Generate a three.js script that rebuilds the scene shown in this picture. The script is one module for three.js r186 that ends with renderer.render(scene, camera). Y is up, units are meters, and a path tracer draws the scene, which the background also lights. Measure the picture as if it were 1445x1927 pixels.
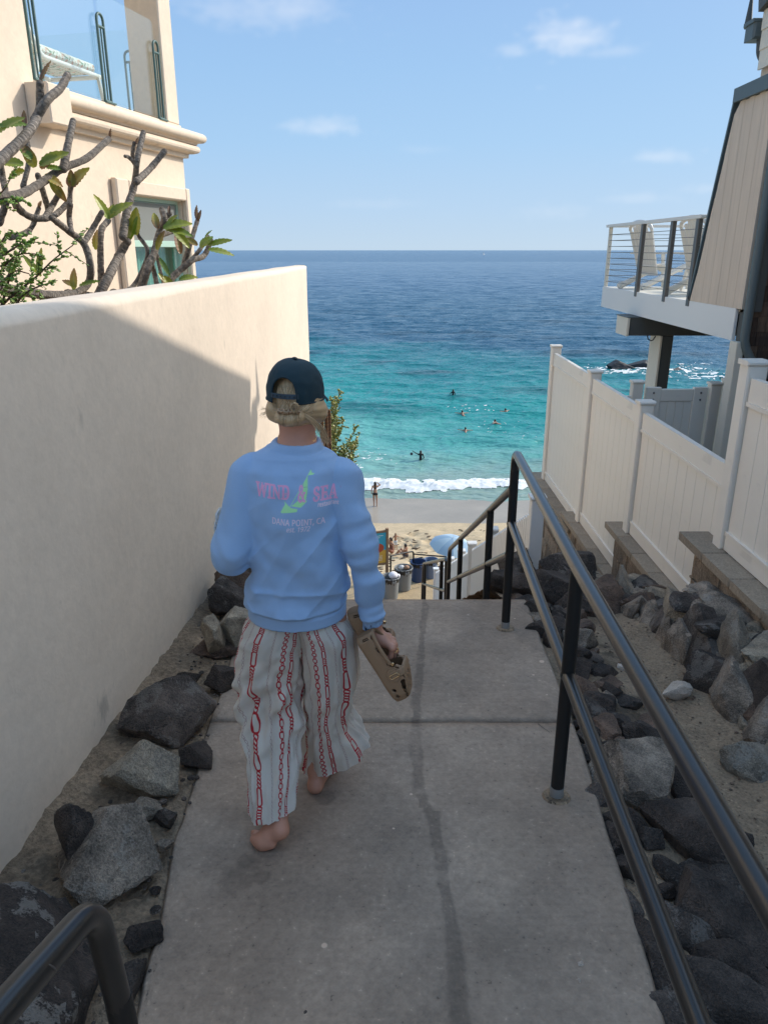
import * as THREE from 'three';
import { mergeGeometries, mergeVertices, toCreasedNormals } from 'three/addons/utils/BufferGeometryUtils.js';
import { ImprovedNoise } from 'three/addons/math/ImprovedNoise.js';

// ---------------------------------------------------------------- camera, sky, sun, exposure
const scene = new THREE.Scene();
const F = 1400 / 963.5, PITCH = Math.atan(493.5 / 1400);
const camera = new THREE.PerspectiveCamera(2 * Math.atan(1 / F) * 180 / Math.PI, 1445 / 1927, 0.05, 40000);
camera.position.set(0, 0, 0);               // eye level is y = 0, the alley runs towards -z
camera.rotation.x = -PITCH;
const renderer = new THREE.WebGLRenderer({ antialias: true });
renderer.toneMapping = THREE.LinearToneMapping;
renderer.toneMappingExposure = 1.62;
renderer.shadowMap.enabled = true;
const SUN = new THREE.Vector3(4.76, 3.37, -2.24).normalize();
const sun = new THREE.DirectionalLight(new THREE.Color(1, 0.92, 0.82), 2.0);
sun.name = 'sun';
sun.position.copy(SUN).multiplyScalar(60);
sun.castShadow = true; sun.shadow.mapSize.set(4096, 4096);
Object.assign(sun.shadow.camera, { left: -30, right: 30, top: 30, bottom: -30, near: 1, far: 160 });
scene.add(sun, sun.target);

// a point from where it shows in the photograph and how far ahead it stands (metres along the ground)
const CP = Math.cos(PITCH), SP = Math.sin(PITCH);
function ray(px, py) { const u = (px - 722.5) / 1400, v = (py - 963.5) / 1400, f = CP - SP * v; return [u / f, (-CP * v - SP) / f]; }
function at(px, py, D) { const [a, b] = ray(px, py); return new THREE.Vector3(a * D, b * D, -D); }
const V = (x, y, z) => new THREE.Vector3(x, y, z);

function rng(seed) { let s = seed >>> 0; return () => { s = (s + 0x6D2B79F5) >>> 0; let t = s; t = Math.imul(t ^ (t >>> 15), t | 1); t ^= t + Math.imul(t ^ (t >>> 7), t | 61); return ((t ^ (t >>> 14)) >>> 0) / 4294967296; }; }
const clamp = (x, a = 0, b = 1) => Math.min(b, Math.max(a, x));
const mix = (a, b, t) => a + (b - a) * t;
const smooth = (a, b, x) => { const t = clamp((x - a) / (b - a)); return t * t * (3 - 2 * t); };
const perlin = new ImprovedNoise();
const n3 = (x, y, z) => perlin.noise(x + 17.3, y + 41.7, z + 5.1);
function fbm3(x, y, z, o = 4) { let s = 0, a = 0.5; for (let i = 0; i < o; i++) { s += a * n3(x, y, z); x *= 2.03; y *= 2.03; z *= 2.03; a *= 0.5; } return s; }
// periodic value noise on the unit square
function pnoise(seed, base, oct = 5, gain = 0.5, sy = 1) {
  const r = rng(seed), L = [];
  for (let o = 0; o < oct; o++) { const px = base << o, py = Math.max(1, Math.round(base * sy)) << o, a = new Float32Array(px * py); for (let i = 0; i < a.length; i++) a[i] = r(); L.push([px, py, a]); }
  return (u, v) => {
    let s = 0, g = 1, t = 0;
    for (const [px, py, a] of L) {
      let x = (u - Math.floor(u)) * px, y = (v - Math.floor(v)) * py; const xi = Math.floor(x), yi = Math.floor(y); x -= xi; y -= yi; x = x * x * (3 - 2 * x); y = y * y * (3 - 2 * y);
      const x0 = xi % px, x1 = (xi + 1) % px, y0 = (yi % py) * px, y1 = ((yi + 1) % py) * px;
      s += g * ((a[y0 + x0] * (1 - x) + a[y0 + x1] * x) * (1 - y) + (a[y1 + x0] * (1 - x) + a[y1 + x1] * x) * y); t += g; g *= gain;
    }
    return s / t;
  };
}

// the sky: clear air, paler to the horizon and round the sun, a few small clouds, more added out of view
{
  const W = 2048, H = 1024, data = new Float32Array(W * H * 4), cl = [];
  for (const [px, py, w, h, a, sd] of [[480, 22, 150, 42, 0.30, 1], [570, 14, 60, 24, 0.25, 7], [1075, 74, 78, 34, 0.62, 2], [965, 98, 36, 14, 0.32, 3], [1165, 98, 46, 12, 0.25, 8], [605, 240, 78, 17, 0.42, 4], [1245, 297, 60, 14, 0.36, 5], [790, 282, 60, 10, 0.1, 6], [1200, 375, 80, 12, 0.2, 9], [1040, 402, 70, 16, 0.16, 10], [1340, 355, 70, 10, 0.2, 11], [700, 385, 120, 12, 0.1, 12]]) {
    const d = at(px, py, 1).normalize(); cl.push({ d, az: Math.atan2(d.x, -d.z), el: Math.asin(d.y), w: w / 1400, h: h / 1400, a, sd });
  }
  const R = rng(77);
  for (let i = 0; i < 60; i++) { const az = 0.72 + R() * 4.85, el = 0.12 + R() * 0.9; cl.push({ az: az > Math.PI ? az - 2 * Math.PI : az, el, w: 0.03 + R() * 0.07, h: (0.008 + R() * 0.014) * (1 + el * 1.5), a: 0.25 + R() * 0.4, sd: 20 + i }); }  // unseen clouds added round the rest of the sky to whiten its light
  const stops = [[0, 0.321, 0.414, 0.506], [0.05, 0.281, 0.398, 0.531], [0.12, 0.231, 0.373, 0.543], [0.2, 0.198, 0.340, 0.531], [0.28, 0.176, 0.306, 0.512], [0.5, 0.179, 0.306, 0.506], [1.6, 0.179, 0.306, 0.506]];
  for (let j = 0; j < H; j++) {
    const el = ((j + 0.5) / H - 0.5) * Math.PI, e = Math.max(0, el);
    let k = 0; while (k < stops.length - 2 && e > stops[k + 1][0]) k++;
    const t = clamp((e - stops[k][0]) / (stops[k + 1][0] - stops[k][0])), base = [1, 2, 3].map((c) => mix(stops[k][c], stops[k + 1][c], t));
    const row = cl.filter((c) => Math.abs(el - c.el) < 2 * c.h);
    for (let i = 0; i < W; i++) {
      const phi = ((i + 0.5) / W - 0.5) * 2 * Math.PI, x = Math.cos(el) * Math.cos(phi), z = Math.cos(el) * Math.sin(phi), y = Math.sin(el);
      const cs = clamp(x * SUN.x + y * SUN.y + z * SUN.z, -1, 1), ang = Math.acos(cs);
      const glow = 0.16 * Math.exp(-ang / 0.6) + 4.2 * Math.exp(-((ang / 0.3) ** 2));  // halo round the sun made stronger than natural, to fill the shade
      let r = base[0] + glow * 0.95, g = base[1] + glow * 0.9, b = base[2] + glow * 0.8;
      const az = Math.atan2(x, -z);
      for (const c of row) {
        let da = az - c.az; if (da > Math.PI) da -= 2 * Math.PI; if (da < -Math.PI) da += 2 * Math.PI; da *= Math.cos(el);
        const qx = da / c.w, qy = (el - c.el) / c.h; if (qx * qx + qy * qy > 4) continue;
        const n = fbm3(da * 55 + c.sd * 9, el * 120, c.sd * 3.7, 5);
        const m = clamp(Math.exp(-1.5 * (qx * qx + qy * qy * (qy < 0 ? 1.8 : 0.8))) * 1.35 + n * 0.95 - 0.32) * c.a * 0.62;
        r = mix(r, 0.66, m); g = mix(g, 0.66, m); b = mix(b, 0.67, m);
      }
      const o = (j * W + i) * 4; data[o] = r; data[o + 1] = g; data[o + 2] = b; data[o + 3] = 1;
    }
  }
  const sky = new THREE.DataTexture(data, W, H, THREE.RGBAFormat, THREE.FloatType);
  sky.mapping = THREE.EquirectangularReflectionMapping; sky.magFilter = THREE.LinearFilter; sky.needsUpdate = true;
  scene.background = sky; scene.environment = sky;
}

// ---------------------------------------------------------------- helpers
const taken = new Map();
function numbered(n) { const k = taken.get(n) ?? 0; taken.set(n, k + 1); return k ? `${n}_${String(k).padStart(3, '0')}` : n; }
function put(o, name, parent) { o.name = parent ? name : numbered(name); (parent ?? scene).add(o); if (o.isMesh) o.castShadow = o.receiveShadow = true; return o; }
function tag(o, label, category, group) { o.userData.label = label; o.userData.category = category; if (group) o.userData.group = group; return o; }
function thing(name, label, category, pos = [0, 0, 0], turn = 0, group) { const g = new THREE.Group(); put(g, name); g.position.set(...pos); g.rotation.y = turn; return tag(g, label, category, group); }
function mesh(name, geo, mat, parent) { return put(new THREE.Mesh(geo, mat), name, parent); }
function structure(name, geo, mat) { const m = mesh(name, geo, mat); m.userData.kind = 'structure'; return m; }
function copyOf(o, pos, turn, label, group) { const c = o.clone(); c.name = numbered(o.name.replace(/_\d{3}$/, '')); scene.add(c); c.position.set(...pos); c.rotation.y = turn; c.userData = { ...o.userData, label, group }; return c; }
function prep(g) { if (g.index) { /* keep */ } if (!g.attributes.uv) g.setAttribute('uv', new THREE.BufferAttribute(new Float32Array(g.attributes.position.count * 2), 2)); if (!g.attributes.normal) g.computeVertexNormals(); for (const k of Object.keys(g.attributes)) if (!['position', 'normal', 'uv', 'color'].includes(k)) g.deleteAttribute(k); return g; }
function merge(list) { const any = list.some((g) => !g.index), col = list.some((g) => g.attributes.color); const l = list.map((g) => { g = prep(any && g.index ? g.toNonIndexed() : g); if (!col && g.attributes.color) g.deleteAttribute('color'); return g; }); return l.length === 1 ? l[0] : mergeGeometries(l); }
// uv in metres from the dominant axis of each face
function boxUV(g, s = 1, ox = 0, oy = 0) {
  if (g.index) g = g.toNonIndexed();
  const p = g.attributes.position, uv = new Float32Array(p.count * 2), a = V(), b = V(), c = V();
  for (let i = 0; i < p.count; i += 3) {
    a.fromBufferAttribute(p, i); b.fromBufferAttribute(p, i + 1); c.fromBufferAttribute(p, i + 2);
    const n = b.clone().sub(a).cross(c.clone().sub(a)), x = Math.abs(n.x), y = Math.abs(n.y), z = Math.abs(n.z);
    for (let k = 0; k < 3; k++) { const q = [a, b, c][k]; const [u, v] = x > y && x > z ? [q.z, q.y] : y > z ? [q.x, q.z] : [q.x, q.y]; uv[(i + k) * 2] = u * s + ox; uv[(i + k) * 2 + 1] = v * s + oy; }
  }
  g.setAttribute('uv', new THREE.BufferAttribute(uv, 2)); return g;
}
const boxCache = new Map();
function cbox(w, h, d, c = 0.006) {
  const key = [w, h, d, c].map((x) => x.toFixed(4)).join(); if (boxCache.has(key)) return boxCache.get(key).clone();
  c = Math.min(c, w / 2.2, h / 2.2, d / 2.2);
  const x = w / 2 - c, y = h / 2 - c, s = new THREE.Shape([[-x, -y], [x, -y], [x, y], [-x, y]].map(([a, b]) => new THREE.Vector2(a, b)));
  const g = boxUV(new THREE.ExtrudeGeometry(s, { depth: d - 2 * c, bevelEnabled: true, bevelThickness: c, bevelSize: c, bevelSegments: 1 }).translate(0, 0, -d / 2 + c));
  g.computeVertexNormals(); boxCache.set(key, g); return g.clone();
}
function span(x0, x1, y0, y1, z0, z1, c = 0.006) { return cbox(x1 - x0, y1 - y0, z1 - z0, c).translate((x0 + x1) / 2, (y0 + y1) / 2, (z0 + z1) / 2); }
function orient(g, a, b, up = V(0, 1, 0)) { const z = b.clone().sub(a).normalize(), x = up.clone().cross(z); if (x.length() < 1e-4) x.set(1, 0, 0); x.normalize(); const y = z.clone().cross(x); return g.applyMatrix4(new THREE.Matrix4().makeBasis(x, y, z).setPosition(a.clone().add(b).multiplyScalar(0.5))); }
function bar(a, b, w, h, c = 0.004, up) { return orient(cbox(w, h, a.distanceTo(b), c), a, b, up); }
function rod(a, b, r0, r1 = r0, n = 10) { return orient(new THREE.CylinderGeometry(r1, r0, a.distanceTo(b), n, 1).rotateX(Math.PI / 2), a, b); }
function pipe(pts, r, bend = 0.08, radial = 14, dens = 30) {
  const path = new THREE.CurvePath(); let prev = pts[0];
  for (let i = 1; i < pts.length; i++) {
    const p = pts[i];
    if (i < pts.length - 1) {
      const d0 = p.clone().sub(prev), d1 = pts[i + 1].clone().sub(p), k = Math.min(bend, d0.length() * 0.45, d1.length() * 0.45), a = p.clone().addScaledVector(d0.normalize(), -k), b = p.clone().addScaledVector(d1.normalize(), k);
      path.add(new THREE.LineCurve3(prev, a)); path.add(new THREE.QuadraticBezierCurve3(a, p, b)); prev = b;
    } else path.add(new THREE.LineCurve3(prev, p));
  }
  const L = path.getLength(), g = new THREE.TubeGeometry(path, Math.max(6, Math.round(L * dens)), r, radial, false);
  const uv = g.attributes.uv; for (let i = 0; i < uv.count; i++) uv.setXY(i, uv.getX(i) * L, uv.getY(i) * r * 6.28);
  return merge([g, ...[[pts[0], pts[1]], [pts.at(-1), pts.at(-2)]].map(([p, q]) => { const c = new THREE.CircleGeometry(r * 0.99, radial); return orient(c, p, p.clone().add(p.clone().sub(q).normalize().multiplyScalar(0.0005))); })]);
}
function taper(pts, r, radial = 9, seg = 24, bump = 0) {        // a tapered limb along a smooth curve; r = radii at even steps
  const cv = new THREE.CatmullRomCurve3(pts, false, 'centripetal'), g = new THREE.TubeGeometry(cv, seg, 1, radial, false), p = g.attributes.position, q = V(), L = cv.getLength();
  for (let i = 0; i <= seg; i++) {
    const t = i / seg, c = cv.getPointAt(t), f = t * (r.length - 1), k = Math.min(r.length - 2, Math.floor(f)); let rr = mix(r[k], r[k + 1], f - k); if (bump) rr *= 1 + bump * n3(t * L * 34, c.x * 5, 3.3);
    for (let j = 0; j <= radial; j++) { const n = i * (radial + 1) + j; q.fromBufferAttribute(p, n).sub(c).multiplyScalar(rr).add(c); p.setXYZ(n, q.x, q.y, q.z); }
  }
  const uv = g.attributes.uv; for (let i = 0; i < uv.count; i++) uv.setXY(i, uv.getX(i) * L, uv.getY(i) * 0.15);
  g.computeVertexNormals();
  return merge([g, new THREE.SphereGeometry(r.at(-1), radial, 6).translate(...pts.at(-1).toArray()), new THREE.SphereGeometry(r[0] * 0.99, radial, 6).translate(...pts[0].toArray())]);
}
// grid surface from a function (i/nu, j/nv) -> [x, y, z, u?, v?]
function sheet(nu, nv, f, closedU = false) {
  const pos = [], uv = [], idx = [];
  for (let j = 0; j <= nv; j++) for (let i = 0; i <= nu; i++) { const q = f(i / nu, j / nv, i, j); pos.push(q[0], q[1], q[2]); uv.push(q[3] ?? i / nu, q[4] ?? j / nv); }
  for (let j = 0; j < nv; j++) for (let i = 0; i < nu; i++) { const a = j * (nu + 1) + i, b = a + 1, c = a + nu + 1, d = c + 1; idx.push(a, b, d, a, d, c); }
  const g = new THREE.BufferGeometry(); g.setAttribute('position', new THREE.Float32BufferAttribute(pos, 3)); g.setAttribute('uv', new THREE.Float32BufferAttribute(uv, 2)); g.setIndex(idx); g.computeVertexNormals();
  if (closedU) { const n = g.attributes.normal; for (let j = 0; j <= nv; j++) { const a = j * (nu + 1), b = a + nu, x = n.getX(a) + n.getX(b), y = n.getY(a) + n.getY(b), z = n.getZ(a) + n.getZ(b), l = Math.hypot(x, y, z) || 1; n.setXYZ(a, x / l, y / l, z / l); n.setXYZ(b, x / l, y / l, z / l); } }
  return g;
}
// distance fields and their surface
const smin = (a, b, k) => { const h = Math.max(0, k - Math.abs(a - b)) / k; return Math.min(a, b) - h * h * k * 0.25; };
function cone(x, y, z, a, b, ra, rb) { const bx = b.x - a.x, by = b.y - a.y, bz = b.z - a.z, px = x - a.x, py = y - a.y, pz = z - a.z, t = clamp((px * bx + py * by + pz * bz) / (bx * bx + by * by + bz * bz + 1e-9)); return Math.hypot(px - bx * t, py - by * t, pz - bz * t) - (ra + (rb - ra) * t); }
function ell(x, y, z, c, rx, ry, rz) { x -= c.x; y -= c.y; z -= c.z; const k0 = Math.hypot(x / rx, y / ry, z / rz), k1 = Math.hypot(x / rx / rx, y / ry / ry, z / rz / rz); return k1 < 1e-9 ? -Math.min(rx, ry, rz) : k0 * (k0 - 1) / k1; }
function nets(f, lo, hi, c) {
  const nx = Math.ceil((hi[0] - lo[0]) / c) + 1, ny = Math.ceil((hi[1] - lo[1]) / c) + 1, nz = Math.ceil((hi[2] - lo[2]) / c) + 1, A = new Float32Array(nx * ny * nz), id = (i, j, k) => (k * ny + j) * nx + i;
  for (let k = 0; k < nz; k++) for (let j = 0; j < ny; j++) for (let i = 0; i < nx; i++) A[id(i, j, k)] = f(lo[0] + i * c, lo[1] + j * c, lo[2] + k * c);
  const vi = new Int32Array(nx * ny * nz).fill(-1), pos = [], idx = [], E = [[0, 1], [2, 3], [4, 5], [6, 7], [0, 2], [1, 3], [4, 6], [5, 7], [0, 4], [1, 5], [2, 6], [3, 7]], v = new Float32Array(8);
  for (let k = 0; k < nz - 1; k++) for (let j = 0; j < ny - 1; j++) for (let i = 0; i < nx - 1; i++) {
    let m = 0; for (let q = 0; q < 8; q++) { v[q] = A[id(i + (q & 1), j + ((q >> 1) & 1), k + (q >> 2))]; if (v[q] < 0) m |= 1 << q; }
    if (m === 0 || m === 255) continue;
    let sx = 0, sy = 0, sz = 0, n = 0;
    for (const [a, b] of E) if ((v[a] < 0) !== (v[b] < 0)) { const t = v[a] / (v[a] - v[b]); sx += (a & 1) + ((b & 1) - (a & 1)) * t; sy += ((a >> 1) & 1) + (((b >> 1) & 1) - ((a >> 1) & 1)) * t; sz += (a >> 2) + ((b >> 2) - (a >> 2)) * t; n++; }
    vi[id(i, j, k)] = pos.length / 3; pos.push(lo[0] + (i + sx / n) * c, lo[1] + (j + sy / n) * c, lo[2] + (k + sz / n) * c);
  }
  const quad = (a, b, cc, d, fl) => { if (a < 0 || b < 0 || cc < 0 || d < 0) return; fl ? idx.push(a, b, cc, a, cc, d) : idx.push(a, cc, b, a, d, cc); };
  for (let k = 1; k < nz - 1; k++) for (let j = 1; j < ny - 1; j++) for (let i = 1; i < nx - 1; i++) {
    const s = A[id(i, j, k)] < 0;
    if (s !== A[id(i + 1, j, k)] < 0) quad(vi[id(i, j - 1, k - 1)], vi[id(i, j, k - 1)], vi[id(i, j, k)], vi[id(i, j - 1, k)], s);
    if (s !== A[id(i, j + 1, k)] < 0) quad(vi[id(i - 1, j, k - 1)], vi[id(i - 1, j, k)], vi[id(i, j, k)], vi[id(i, j, k - 1)], s);
    if (s !== A[id(i, j, k + 1)] < 0) quad(vi[id(i - 1, j - 1, k)], vi[id(i, j - 1, k)], vi[id(i, j, k)], vi[id(i - 1, j, k)], s);
  }
  const nor = new Float32Array(pos.length), e = c * 0.4;
  for (let i = 0; i < pos.length; i += 3) {
    for (let it = 0; it < 3; it++) {
      const x = pos[i], y = pos[i + 1], z = pos[i + 2]; let gx = f(x + e, y, z) - f(x - e, y, z), gy = f(x, y + e, z) - f(x, y - e, z), gz = f(x, y, z + e) - f(x, y, z - e); const l = Math.hypot(gx, gy, gz) || 1;
      if (it === 2) { nor[i] = gx / l; nor[i + 1] = gy / l; nor[i + 2] = gz / l; } else { const d = clamp(f(x, y, z) / Math.max(0.35, l / (2 * e)), -c * 0.6, c * 0.6); pos[i] -= gx / l * d; pos[i + 1] -= gy / l * d; pos[i + 2] -= gz / l * d; }
    }
  }
  const g = new THREE.BufferGeometry(); g.setAttribute('position', new THREE.Float32BufferAttribute(pos, 3)); g.setAttribute('normal', new THREE.BufferAttribute(nor, 3)); g.setIndex(idx);
  return prep(g);
}
function paint(g, f) { const p = g.attributes.position, a = new Float32Array(p.count * 3); for (let i = 0; i < p.count; i++) { const c = f(p.getX(i), p.getY(i), p.getZ(i), i); a.set(c, i * 3); } g.setAttribute('color', new THREE.BufferAttribute(a, 3)); return g; }
function flat(g, c) { return paint(g, () => c); }

// ---------------------------------------------------------------- textures and materials
function texture(w, h, f, { srgb = false, repeat = [1, 1] } = {}) {
  const d = new Uint8Array(w * h * 4);
  for (let j = 0; j < h; j++) for (let i = 0; i < w; i++) { const c = f(i / w, j / h, i, j), o = (j * w + i) * 4; if (typeof c === 'number') d[o] = d[o + 1] = d[o + 2] = clamp(c) * 255; else { d[o] = clamp(c[0]) * 255; d[o + 1] = clamp(c[1]) * 255; d[o + 2] = clamp(c[2]) * 255; } d[o + 3] = 255; }
  const t = new THREE.DataTexture(d, w, h); t.wrapS = t.wrapT = THREE.RepeatWrapping; t.magFilter = t.minFilter = THREE.LinearFilter; if (srgb) t.colorSpace = THREE.SRGBColorSpace; t.repeat.set(...repeat); t.needsUpdate = true; return t;
}
const std = (o) => new THREE.MeshStandardMaterial(o), phys = (o) => new THREE.MeshPhysicalMaterial(o);
const L = (r, g, b) => new THREE.Color().setRGB(r, g, b);
const N1 = pnoise(11, 4, 7, 0.55), N2 = pnoise(12, 8, 6, 0.6), N3 = pnoise(13, 64, 4, 0.7), N4 = pnoise(14, 3, 5, 0.5);
const grit = texture(512, 512, (u, v) => 0.25 + 0.5 * N3(u, v) + 0.25 * N2(u, v));
// stucco: pale warm plaster with faint trowel marks
const stuccoMap = texture(1024, 1024, (u, v) => { const a = N1(u, v), b = N2(u * 2, v), s = 0.945 + 0.10 * (a - 0.5) + 0.06 * (N3(u, v) - 0.5) - 0.14 * smooth(0.66, 0.8, b) * smooth(0.45, 0.6, a) - 0.10 * smooth(0.76, 0.84, N3(u * 0.5, v * 0.12)) * smooth(0.55, 0.7, N4(u, v)); return [0.945 * s, 0.88 * s, 0.80 * s]; }, { srgb: true, repeat: [0.4, 0.4] });
const stuccoBump = texture(1024, 1024, (u, v) => 0.55 * N1(u * 2, v * 3) + 0.25 * N2(u, v) + 0.2 * N3(u, v), { repeat: [0.4, 0.4] });
const M = {};
M.stucco = std({ map: stuccoMap, bumpMap: stuccoBump, bumpScale: 0.006, roughness: 0.92 });
M.plaster = std({ map: stuccoMap, bumpMap: stuccoBump, bumpScale: 0.005, roughness: 0.85, color: L(1.0, 0.97, 0.93) });
M.black = phys({ color: L(0.012, 0.0115, 0.011), roughness: 0.34, clearcoat: 0.4, clearcoatRoughness: 0.18, bumpMap: grit, bumpScale: 0.0004 });
M.blackWorn = std({ color: L(0.010, 0.010, 0.010), roughness: 0.5, bumpMap: grit, bumpScale: 0.0008 });
M.vinyl = std({ map: texture(512, 512, (u, v) => { const s = 0.97 + 0.05 * (N1(u, v) - 0.5) - 0.05 * smooth(0.62, 0.8, N2(u, v * 0.5)); return [0.97 * s, 0.935 * s, 0.88 * s]; }, { srgb: true, repeat: [0.7, 0.7] }), roughness: 0.5 });
M.white = std({ color: L(0.78, 0.77, 0.74), roughness: 0.45 });
M.plastic = std({ color: L(0.72, 0.69, 0.63), roughness: 0.4 });
M.steel = std({ color: L(0.13, 0.12, 0.11), roughness: 0.42, metalness: 0.4 });
M.glass = phys({ color: L(0.95, 0.985, 0.98), transmission: 1, thickness: 0, roughness: 0.02, ior: 1.45 });
M.verdigris = std({ color: L(0.07, 0.135, 0.125), roughness: 0.5, bumpMap: grit, bumpScale: 0.001 });
M.tealPaint = std({ color: L(0.10, 0.135, 0.145), roughness: 0.55, bumpMap: grit, bumpScale: 0.001 });
M.cream = std({ color: L(0.70, 0.66, 0.56), roughness: 0.6, bumpMap: grit, bumpScale: 0.001 });
M.darkPaint = std({ color: L(0.075, 0.082, 0.08), roughness: 0.6, bumpMap: grit, bumpScale: 0.001 });
M.paleGreen = std({ color: L(0.42, 0.60, 0.50), roughness: 0.5 });

// ---------------------------------------------------------------- the lie of the land (y along the alley, D metres ahead)
const RAMP_END = 4.42, STAIR = 0.505, SEA = -16;
function lerpTable(t, x) { let i = 0; while (i < t.length - 2 && x > t[i + 1][0]) i++; const [a, b] = [t[i], t[i + 1]]; return mix(a[1], b[1], clamp((x - a[0]) / (b[0] - a[0]))); }
const rampY = (D) => -1.725 - 0.1 * D;
const stairY = (D) => rampY(RAMP_END) - STAIR * (D - RAMP_END);
const sandT = [[21.8, -11.0], [24, -11.25], [37, -15.2], [42.4, -15.72], [48.6, -16.0], [60, -16.9]];
const landY = (D) => D < RAMP_END ? rampY(D) : D < 21.8 ? stairY(D) : lerpTable(sandT, D);
// where a ray to (px, py) meets a plane that slopes with the ramp, off metres below it
function onRamp(px, py, off = 0) { const [, b] = ray(px, py); return at(px, py, (1.725 + off) / (-b - 0.1)); }

// hillside under everything, out to the sides of the cove
{
  const soil = texture(512, 512, (u, v) => { const s = 0.5 + 0.5 * N2(u, v); return [0.46 * s + 0.06, 0.38 * s + 0.05, 0.29 * s + 0.04]; }, { srgb: true, repeat: [0.5, 0.5] });
  structure('hillside', sheet(70, 90, (a, b) => { const x = -60 + 130 * a, D = -14 + 50 * b, near = smooth(3.2, 7, Math.abs(x - 0.4)); return [x, landY(D) - 0.75 + near * (0.25 + 1.2 * fbm3(x * 0.12, D * 0.12, 1, 3)), -D, x, D]; }), std({ map: soil, roughness: 1, bumpMap: grit, bumpScale: 0.02 }));
}
// beach
const sandMap = texture(1024, 1024, (u, v) => { const s = 0.86 + 0.2 * (N3(u, v) - 0.5) + 0.22 * (N1(u, v) - 0.5); return [0.86 * s, 0.765 * s, 0.615 * s]; }, { srgb: true, repeat: [0.35, 0.35] });
const edgeD = (x) => 42.6 + 0.9 * fbm3(x * 0.12, 3.3, 0, 3) + (x > 8 ? (x - 8) * 0.05 : 0);
{
  const prints = (x, D) => { const t = smooth(25, 28, D) * (1 - smooth(39.5, 41.6, D)); return t * (-0.34 * Math.pow(Math.max(0, n3(x * 1.9, D * 2.1, 0.5)), 1.05) + 0.10 * n3(x * 0.8, D * 0.9, 4) + 0.06 * n3(x * 3.6, D * 3.6, 7)) + 0.012 * n3(x * 5, D * 5, 8); };
  structure('beach', sheet(330, 190, (a, b) => { const x = -16 + 44 * a, D = mix(21.8, edgeD(x), b); return [x, landY(D) + prints(x, D), -D, x, D]; }), std({ map: sandMap, roughness: 0.95, bumpMap: grit, bumpScale: 0.01 }));
  structure('wet_sand', sheet(120, 50, (a, b) => { const x = -16 + 44 * a, D = mix(edgeD(x) - 0.02, 60, b); return [x, landY(D) + 0.004 + 0.012 * n3(x * 0.4, D * 0.8, 2), -D, x, D]; }), std({ map: texture(512, 512, (u, v) => { const s = 0.70 + 0.16 * (N1(u, v) - 0.5) + 0.05 * (N3(u, v) - 0.5); return [0.88 * s, 0.81 * s, 0.71 * s]; }, { srgb: true, repeat: [0.12, 0.12] }), roughness: 0.32 }));
}
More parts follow.
